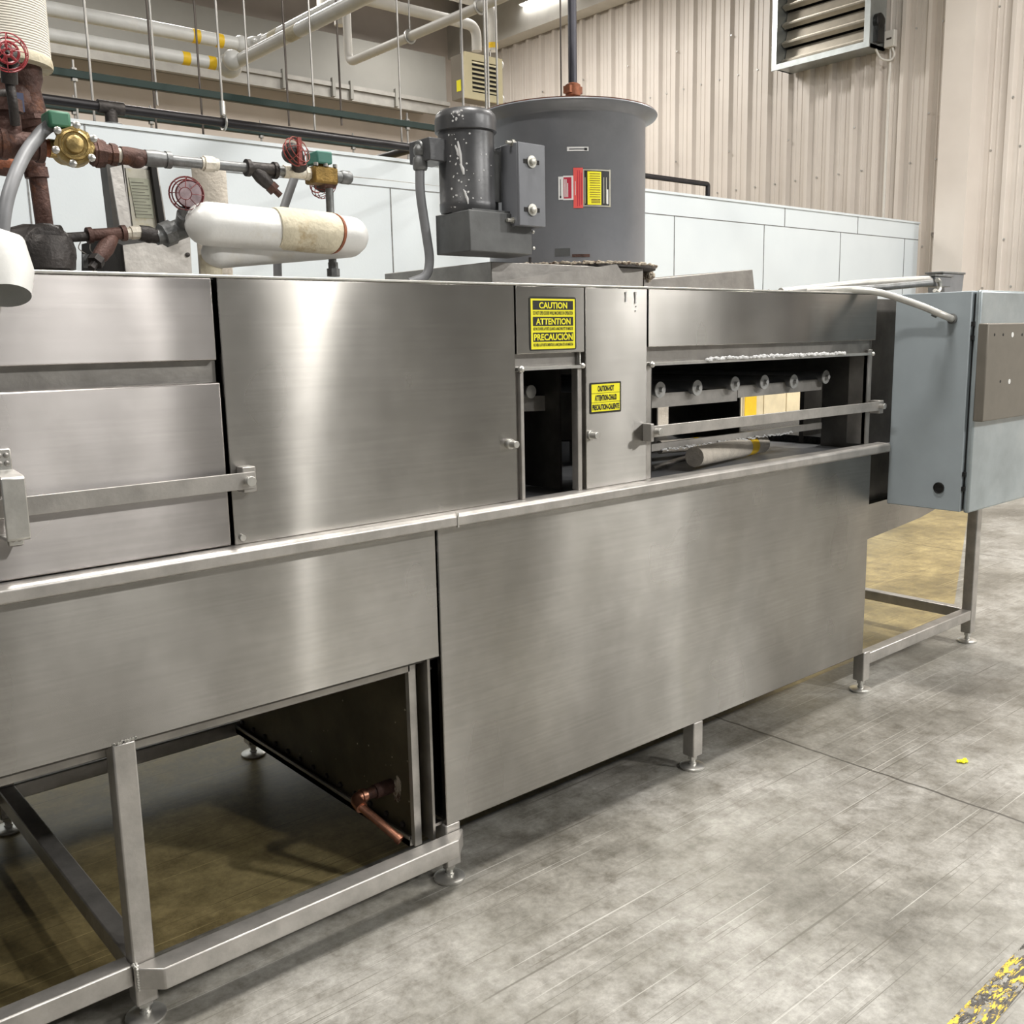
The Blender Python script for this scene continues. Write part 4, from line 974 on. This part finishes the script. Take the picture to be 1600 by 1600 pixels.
# wrapped pipe offcuts lying inside the tunnel
def offcut(a, b, r, label, bands, name='wrapped_pipe_offcut', m='wrap'):
    t = thing(name, a, label, 'pipe', 'wrapped pipe offcuts inside the tunnel')
    body = MB().tube([a, b], r, 20).build('wrap', m, t)
    for f0, f1 in bands: MB().tube([a.lerp(b,f0), a.lerp(b,f1)], r*1.02, 20).build('yellow_band', 'tape_yellow', t)
    return t
offcut(at(1085, 714, Z=1.05), at(1190, 693, Z=1.04), .034, 'short white wrapped pipe offcut with a yellow band, frayed end to the right', [(.72,.83)])
offcut(at(1030, 699, Z=1.055), at(1142, 689, Z=1.055), .024, 'longer wrapped pipe offcut lying behind the frayed one inside the tunnel', [(.46,.53)])
single('curved_strip', 'tube', [at(1020,732,Z=1.01), at(1060,718,Z=1.01), at(1092,710,Z=1.01)], .008, 'thin bent metal strip inside the tunnel window', 'strip')
# cream boards behind the tunnel
mb = MB(); 
a = at(1150, 640, Y=3.45); b = at(1300, 640, Y=3.45); k = 0; x = a.x-.1
brd = thing('board_stack', (a.x+.3, 3.5, 0), 'cream boards with yellow tape standing behind the tunnel, seen through its window', 'boards')
MB().box(3.88, 4.14, 3.46, 3.50, 0, 1.4).build('pale_panel', 'wrap', brd)
while x < b.x+.12:
    w_ = .07+.03*(k % 3); MB().box(x, x+w_-.004, 3.45+.004*(k % 2), 3.50, 0, 1.5).build('board', 'plank', brd)
    if k == 2: MB().box(x+.01, x+w_-.01, 3.446, 3.45, .8, 1.5).build('yellow_tape', 'tape_yellow', brd)
    x += w_; k += 1

# ================================================================== HANGING RODS, RAILS, OVERHEAD PIPES
def zrail(px, py, Y): return at(px, py, Y=Y)
# green struts: same height, two rows
a = at(80, 106, Y=6.3); b = at(690, 206, Y=6.3); gz = (a.z+b.z)/2
def strut(Y, x0, x1, z, label):
    t = thing('strut_rail', ((x0+x1)/2, Y, z), label, 'rail')
    MB().box(x0, x1, Y-.02, Y+.02, z-.022, z+.022).build('channel', 'green', t, .003)
    return t
strut(6.3, -1, b.x+.3, gz, 'long dark green strut rail hung from rods, the higher of the two')
c_l = at(64, 158, Y=6.9); c_r = at(640, 240, Y=6.9); gz2 = (c_l.z+c_r.z)/2
strut(6.9, -1, c_r.x, gz2, 'dark green strut rail showing just below the black pipe')
bpz = at(655, 232, Y=5.78).z
bp = thing('black_pipe_line', (at(400,195,Y=5.78).x, 5.78, bpz), 'black pipe running above the white partition with a tee standing on its top', 'pipe')
xe_ = at(650, 232, Y=5.78).x; xl_ = -1
MB().tube(arc([(xl_, 5.78, bpz), (xe_, 5.78, bpz), (xe_, 7.0, bpz)], .08), .026, 18).build('pipe', 'black_pipe', bp)
q = at(172, 160, Y=5.78); MB().cyl((q.x-.07, 5.78, bpz), (q.x+.07, 5.78, bpz), .036, 16).cyl((q.x, 5.78, bpz), (q.x, 5.78, bpz-.08), .034, 16).build('tee', 'iron', bp)
MB().cyl((q.x, 5.78, bpz-.06), (q.x, 5.78, PZ+.03), .028, 16).build('branch', 'green', bp); MB().lathe([(.06,0),(.06,.012),(.04,.02)], (q.x, 5.78, PZ+.02), n=20).build('flange', 'galv', bp)
a = at(1010, 275, Y=5.9); b = at(1106, 290, Y=5.9)
single('dark_rail', 'black_pipe', [(a.x-.8, 5.9, a.z), (b.x, 5.9, a.z), (b.x, 5.9, a.z-.14)], .022, 'dark pipe rail right of the fan ending in a short drop over the partition', 'pipe', .02)
# rods
RODS = [(137,0,148,190,5.9,0),(231,0,245,207,6.6,1),(236,0,246,165,6.3,0),(309,0,318,213,6.6,1),(343,0,349,186,5.78,0),(376,0,390,155,6.3,0),(443,0,452,197,6.6,1),(486,0,493,216,6.3,0),(529,0,534,196,6.3,1),(623,0,628,222,6.6,0),
        (720,0,724,165,4.9,0),(757,0,760,172,4.9,0),(774,0,778,180,5.6,0),(763,0,764,172,5.2,0)]
rt_ = None; RL = {137:'thin bright rod hanging nearest the wrapped riser', 231:'dark thin rod left of the pair near the yellow pipe bands', 236:'bright rod right beside the dark one near the yellow pipe bands', 309:'dark rod in front of the yellow and black pipe bands', 343:'bright rod with a clamp gripping the black pipe',
      376:'bright rod passing right of the white pipe elbow', 443:'dark rod crossing the banded sloping pipe', 486:'bright thick-looking rod right of the dark one over the strut', 529:'dark rod ending just below the higher strut', 623:'bright rod hanging left of the motor',
      720:'pair-edge rod hanging over the motor, leftmost of four by the heater', 757:'rod crossing the heater face, second of four', 774:'rod at the right side of the heater face', 763:'rod crossing the heater face, third of four'}
for (x0,y0,x1,y1,Y,dk) in RODS:
    b = at(x1, y1, Y=Y); o = MB().cyl((b.x, Y, b.z), (b.x, Y, 7.3), .0075, 8).build('hanger_rod', 'rod_dark' if dk else 'rod'); tag(o, RL[x0], 'rod', 'hanger rods')
    if x0 == 343: MB().ring((b.x, Y, bpz), (1,0,0), .042, .008, 16).cyl((b.x, Y, bpz+.04), (b.x, Y, bpz+.12), .018, 10).build('pipe_clamp', 'bright', o)
# short studs under the struts
for px, py, Y, z in ((114,100,6.3,gz),(636,185,6.3,gz),(116,170,6.9,gz2),(236,185,6.9,gz2),(408,210,6.9,gz2),(552,230,6.9,gz2)):
    q = at(px, py, Y=Y); o = MB().cyl((q.x, Y, z-.30), (q.x, Y, z+.08), .007, 8).cyl((q.x, Y, z-.04), (q.x, Y, z-.024), .02, 8).cyl((q.x, Y, z+.024), (q.x, Y, z+.035), .02, 8).build('strut_stud', 'rod'); tag(o, 'short threaded stud and nuts through a green strut rail', 'stud', 'studs through the green strut rails')

# white jacketed service pipes overhead
yw = 7.6
za = at(355, 102, Y=yw).z
w1 = thing('overhead_white_pipe', at(250, 55, Y=yw), 'upper of two white jacketed pipes with yellow bands at top left', 'pipe')
a = at(75, 15, Y=yw+.25); b = at(400, 74, Y=yw+.25); zc = (a.z+b.z)/2; rA = px_r(11, at(250,60,Y=yw))
b2 = at(398, 74, Z=zc)
def dirpipe(x, z, y0, y1): return [(x, y0, z), (x, y1, z)]
MB().tube(arc([(-1, b2.y, zc), (b2.x, b2.y, zc), (b2.x, 1.5, zc)], .12), rA, 22).build('jacket', 'pvc', w1)
MB().ball((b2.x, b2.y, zc), rA*1.6, (1.1,1.1,1), 18).ball((b2.x-.12, b2.y, zc), rA*1.35, n=14).ball((b2.x, b2.y-.15, zc), rA*1.3, n=14).build('elbow_wrap', 'pvc', w1)
def band(x, y, w, p, r, ax):
    q = at(x, y, Y=p) if ax == 'X' else at(x, y, X=p)
    return q
for px in (305, 341):
    q = at(px, 60, Y=b2.y); o = MB().cyl((q.x-.03, b2.y, zc), (q.x+.03, b2.y, zc), rA*1.02, 22).build('yellow_band', 'tape_yellow', w1)
q = at(433, 67, X=b2.x); MB().cyl((b2.x, q.y-.07, zc), (b2.x, q.y+.07, zc), rA*1.02, 22).build('yellow_band', 'canvas', w1)
w2 = thing('overhead_white_pipe', at(200, 60, Y=yw), 'lower of two white jacketed pipes with yellow bands at top left', 'pipe')
b3 = at(358, 103, Z=zc-.22)
rB = px_r(9.5, b3)
MB().tube(arc([(-1, b3.y, zc-.22), (b3.x, b3.y, zc-.22), (b3.x, 1.5, zc-.22)], .12), rB, 22).build('jacket', 'pvc', w2)
MB().ball((b3.x, b3.y, zc-.22), rB*1.9, (1.1,1.1,1), 18).ball((b3.x-.05, b3.y-.17, zc-.22), rB*1.6, n=14).build('elbow_wrap', 'pvc', w2)
for px in (288, 328):
    q = at(px, 75, Y=b3.y); MB().cyl((q.x-.03, b3.y, zc-.22), (q.x+.03, b3.y, zc-.22), rB*1.02, 22).build('yellow_band', 'tape_yellow', w2)
q = at(461, 70, X=b3.x); MB().cyl((b3.x, q.y-.07, zc-.22), (b3.x, q.y+.07, zc-.22), rB*1.02, 22).build('yellow_band', 'canvas', w2)
# single grey-white pipe sloping to top centre
a = at(545, 98, Y=8.6); 
w3 = thing('overhead_grey_pipe', a, 'pale grey painted pipe running overhead to the top centre with a vertical end leg', 'pipe')
MB().tube(arc([(a.x, 8.6, a.z+1.3), (a.x, 8.6, a.z), (a.x, 1.5, a.z)], .1), px_r(6.5, a), 18).build('pipe', 'white_paint', w3)
for px, py in ((640,57),(740,8)):
    q = at(px, py, Z=a.z); MB().ring((a.x, q.y, a.z), (0,1,0), px_r(8.5, a), .012, 16).cyl((a.x, q.y, a.z+.05), (a.x, q.y, 7.2), .007, 8).build('clevis_hanger', 'rod', w3)
# pipes into the heater
hY = 9.2
q0 = at(745, 80, Y=hY+.14); q1 = at(770, 80, Y=hY+.14)
pz1 = at(700, 30, Y=hY+.14).z; pz2 = at(760, 28, Y=hY+.14).z
for nm, q, zt2, lb in (('heater_pipe', q0, pz1, 'white jacketed pipe dropping into the heater top, left one'), ('heater_pipe', q1, pz2+.15, 'white jacketed pipe dropping into the heater top, right one with a yellow band')):
    t = thing(nm, q, lb, 'pipe'); MB().tube(arc([(q.x, hY+.14, q.z), (q.x, hY+.14, zt2), (2.5, hY+.14, zt2)], .15), .058, 18).build('jacket', 'white_paint', t)
    if q is q1: z_ = at(770, 72, Y=hY+.14).z; MB().cyl((q.x, hY+.14, z_-.03), (q.x, hY+.14, z_+.03), .06, 18).build('yellow_band', 'tape_yellow', t)
# more roof pipes
for px, py, Y, lb in ((505,0,9.9,'short vertical white pipe left, dropping behind the sloping banded pipe'), (532,20,9.9,'short vertical white pipe right, dropping behind the sloping banded pipe')):
    q = at(px, py+20, Y=Y); o = MB().cyl((q.x, Y, q.z), (q.x, Y, 7.38), .065, 16).build('vertical_pipe', 'white_paint'); tag(o, lb, 'pipe')

# unit heater
a = at(726, 84, Y=hY); b = at(786, 160, Y=hY)
hz1, hz0 = at(755, 86, Y=hY).z, at(755, 157, Y=hY).z
ht = thing('unit_heater', ((a.x+b.x)/2, hY+.2, hz0), 'cream hanging unit heater with louvred front near the roof corner', 'heater')
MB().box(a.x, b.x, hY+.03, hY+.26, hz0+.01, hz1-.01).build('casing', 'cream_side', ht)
fr = .075
mb = MB().box(a.x, b.x, hY, hY+.03, hz0, hz0+fr).box(a.x, b.x, hY, hY+.03, hz1-fr, hz1).box(a.x, a.x+.10, hY, hY+.03, hz0+fr, hz1-fr).box(b.x-.08, b.x, hY, hY+.03, hz0+fr, hz1-fr); mb.build('front_frame', 'cream', ht)
MB().box(a.x+.08, b.x-.07, hY+.012, hY+.019, hz0+.05, hz1-.05).build('dark_opening', 'void', ht)
for k in range(7):
    z = hz0+fr+(hz1-hz0-2*fr)*(k+.5)/7
    MB().prism([(hY-.004, z-.012), (hY+.022, z+.016), (hY+.022, z+.026), (hY-.004, z+.0)], 'X', a.x+.10, b.x-.08).build('louvre', 'cream', ht)
for py in (103, 156): q = at(790, py, Y=hY+.1); MB().ball((b.x+.05, hY+.12, q.z), .058, n=16).cyl((b.x-.01, hY+.12, q.z), (b.x+.03, hY+.12, q.z), .03, 12).build('knob', 'label_white', ht)
q = at(717, 133, Y=hY+.1); MB().box(a.x-.003, a.x, hY+.08, hY+.16, q.z-.06, q.z+.06).build('yellow_label', 'yellow', ht)
for dx in (.06, b.x-a.x-.06): MB().cyl((a.x+dx, hY+.14, hz1-.01), (a.x+dx, hY+.14, 7.3), .009, 8).build('support_rod', 'rod', ht)

# sprinkler drop
Ys = 4.7; 
sp = thing('sprinkler_riser', at(895, 140, Y=Ys), 'dark vertical pipe with red grooved coupling behind the fan', 'pipe')
q = at(895, 135, Y=Ys); rs = px_r(6.8, q)
MB().cyl((q.x, Ys, q.z-.02), (q.x, Ys, 7.3), rs, 18).build('pipe', 'sprinkler', sp)
q2 = at(895, 141, Y=Ys); MB().lathe([(rs*1.2,-.04),(rs*1.7,-.035),(rs*1.75,.03),(rs*1.2,.04)], (q.x, Ys, q2.z), n=20).box(q.x-rs*2, q.x+rs*2, Ys-.03, Ys+.03, q2.z-.022, q2.z+.022).build('coupling', 'rust_orange', sp)
q3 = at(895, 158, Y=Ys); q4 = at(880, 166, Y=Ys-.1); 
MB().tube(arc([(q.x, Ys, q2.z-.02), (q.x, Ys, q3.z), q4], .06), rs*1.2, 18).build('elbow', 'rust_orange', sp)
MB().lathe([(rs*1.7,-.02),(rs*1.7,.02)], q4, (q4-q3), 18).build('coupling', 'rust_orange', sp)
MB().tube([q4, at(835, 172, Y=Ys-.5), at(790, 185, Y=Ys-.9)], rs*.8, 14).build('branch_pipe', 'galv', sp)
q = at(877, 150, Y=5.3); o = MB().cyl((q.x, 5.3, q.z), (q.x, 5.3, 7.3), .006, 8).build('hanger_rod', 'rod_dark'); tag(o, 'thin dark rod just left of the dark riser behind the fan', 'rod', 'hanger rods')

# wall louvre fan
LXf = WX-.42
bl = at(1208, 107, X=LXf); br = at(1356, 72, X=LXf)
ly0, ly1 = br.y, bl.y; lz0_ = (bl.z+br.z)/2; lz1_ = lz0_+1.5
lv = thing('wall_louvre_fan', (WX-.2, (ly0+ly1)/2, lz0_), 'galvanised louvred exhaust shutter box high on the corrugated wall', 'ventilation fan')
mb = MB().box(LXf, WX-.05, ly0, ly0+.03, lz0_, lz1_).box(LXf, WX-.05, ly1-.03, ly1, lz0_, lz1_).box(LXf, WX-.05, ly0, ly1, lz0_, lz0_+.03).box(LXf, WX-.05, ly0, ly1, lz1_-.03, lz1_).box(LXf-.01, LXf+.01, ly0-.02, ly0+.05, lz0_-.02, lz1_).box(LXf-.01, LXf+.01, ly1-.05, ly1+.02, lz0_-.02, lz1_).box(LXf-.01, LXf+.01, ly0+.05, ly1-.05, lz0_-.02, lz0_+.045)
mb.build('frame', 'galv_sheet', lv)
MB().box(WX-.07, WX-.055, ly0+.03, ly1-.03, lz0_+.03, lz1_-.03).build('backing', 'void', lv)
xs = LXf+.16
for k in range(7):
    z = lz0_+.05+k*.21
    mb = MB().prism([(xs, z), (xs-.06, z+.03), (xs-.05, z+.055), (xs+.03, z+.09), (xs+.06, z+.20), (xs+.07, z+.20), (xs+.04, z+.08)], 'Y', ly0+.04, ly1-.04)
    for j in range(3): mb.box(xs-.052+j*.022, xs-.044+j*.022, ly0+.04, ly1-.04, z+.03+j*.012, z+.052+j*.014)
    mb.build('blade', 'slat', lv)
q = at(1367, 32, Y=ly0-.02); MB().lathe([(.09,0),(.09,.05),(.06,.07)], (WX-.25, ly0, q.z), (0,-1,0), 20).box(WX-.32, WX-.18, ly0-.06, ly0, q.z-.22, q.z).build('actuator', 'rubber', lv)
ob = thing('outlet_box', at(1395, 62, X=WX-.05), 'small beige outlet box on the corrugated wall beside the louvre', 'electrical box')
q = at(1394, 62, X=WX-.05); MB().box(WX-.12, WX-.045, q.y-.06, q.y+.06, q.z-.09, q.z+.09).build('box', 'white_paint', ob, .006); MB().box(WX-.123, WX-.12, q.y-.03, q.y+.03, q.z-.01, q.z+.01).build('slot', 'rod_dark', ob)
c1 = at(1391, 78, X=WX-.08); MB().tube(arc([at(1372, 48, X=WX-.25), at(1366, 72, X=WX-.22), at(1376, 93, X=WX-.15), at(1392, 95, X=WX-.09), at(1398, 86, X=WX-.08), (WX-.08, q.y-.02, q.z-.09)], .06), .013, 10).build('cord', 'white_paint', ob)
c2 = at(1381, 340, X=WX-.06); MB().cyl((WX-.065, at(1391,100,X=WX-.06).y, q.z-.09), (WX-.065, at(1391,100,X=WX-.06).y, 1.0), .016, 12).build('drop_conduit', 'white_paint', ob)
# partition end details
single('door_hook', 'dull', [at(1437, 362, Y=PY+.1), at(1456, 364, Y=PY), at(1462, 372, Y=PY-.2)], .02, 'small dark bracket arm at the free end of the white partition', 'bracket', .03)
# roof light
q = at(862, -3, Z=6.5); rl = thing('ceiling_light', (q.x, q.y, 6.5), 'bright white strip light below the roof at the top edge', 'light')
MB().box(q.x-.15, q.x+.15, q.y-.6, q.y+.6, 6.53, 6.6).build('housing', 'white_paint', rl); MB().box(q.x-.13, q.x+.13, q.y-.58, q.y+.58, 6.515, 6.53).build('lens', 'lamp', rl)
# wire to partition
single('thin_wire', 'wire', [at(549, 276, Y=2.4), at(600, 281, Y=3.6), at(690, 291, Y=5.6)], .0015, 'thin taut wire from the pipe cap to the partition', 'wire', .01, 6)

# floor marks
a = at(1504, 1191, Z=0); mb = MB(); rd = random.Random(3)
for k in range(7): mb.ball((a.x+rd.uniform(-.015,.015), a.y+rd.uniform(-.012,.012), .006), .007, (1.2,.9,.8), 8)
tag(mb.build('yellow_scrap', 'yellow'), 'crumpled scrap of yellow plastic lying on the concrete', 'scrap')
t0 = Vector((1.90, .80, 0)); 
mb = MB().prism([(1.72, .60), (3.1, .86), (3.1, .78), (1.72, .50)], 'Z', .0, .0009)
a = at(1480, 1600, Z=0); b = at(1560, 1600, Z=0); c = at(1600, 1525, Z=0); d = at(1600, 1475, Z=0)
ex = (d-a).normalized(); a2 = a-ex*.3; b2_ = b-ex*.3; c2_ = c+ex*.8; d2 = d+ex*.8
mb = MB().prism([(a2.x,a2.y),(b2_.x,b2_.y),(c2_.x,c2_.y),(d2.x,d2.y)], 'Z', .0002, .0012)
tag(mb.build('floor_marking_tape', 'tape'), 'scuffed yellow and black floor marking strip at the lower right corner', 'tape')

# ================================================================== LIGHT
w = bpy.data.worlds.new('world'); scene.world = w; w.use_nodes = True
w.node_tree.nodes['Background'].inputs[0].default_value = (.92,.95,1,1); w.node_tree.nodes['Background'].inputs[1].default_value = .07
def area(x, y, z, sx, sy, e, col=(1,.965,.91)):
    ld = bpy.data.lights.new('hall_and_streak_lamp', 'AREA'); ld.shape = 'RECTANGLE'; ld.size = sx; ld.size_y = sy; ld.energy = e; ld.color = col
    o = bpy.data.objects.new('hall_and_streak_lamp', ld); C.objects.link(o); o.location = (x, y, z); return o
for x, y, e in ((-1.5,1.5,140),(2.4,1.7,200),(6.6,2.3,200),(9.2,2.4,90),(-5,-3.2,50),(9.5,-3.2,60),(4.6,10.6,110),(0,10.6,70),(8.6,9.6,130),(9.0,12.0,50),(2,12,55)):
    area(x, y, 6.3, .5, 1.3, e)
for x, y, e in ((3.2,-5.2,170),(5.8,-5.2,420),(10.7,-4.4,480)): area(x, y, 5.6, .3, .6, e, (1,.98,.94))  # added out of view, placed and sized to streak the steel with highlights

vs_ = scene.view_settings; vs_.view_transform = 'Standard'; vs_.look = 'None'; vs_.gamma = 1; vs_.exposure = .6; vs_.use_curve_mapping = False
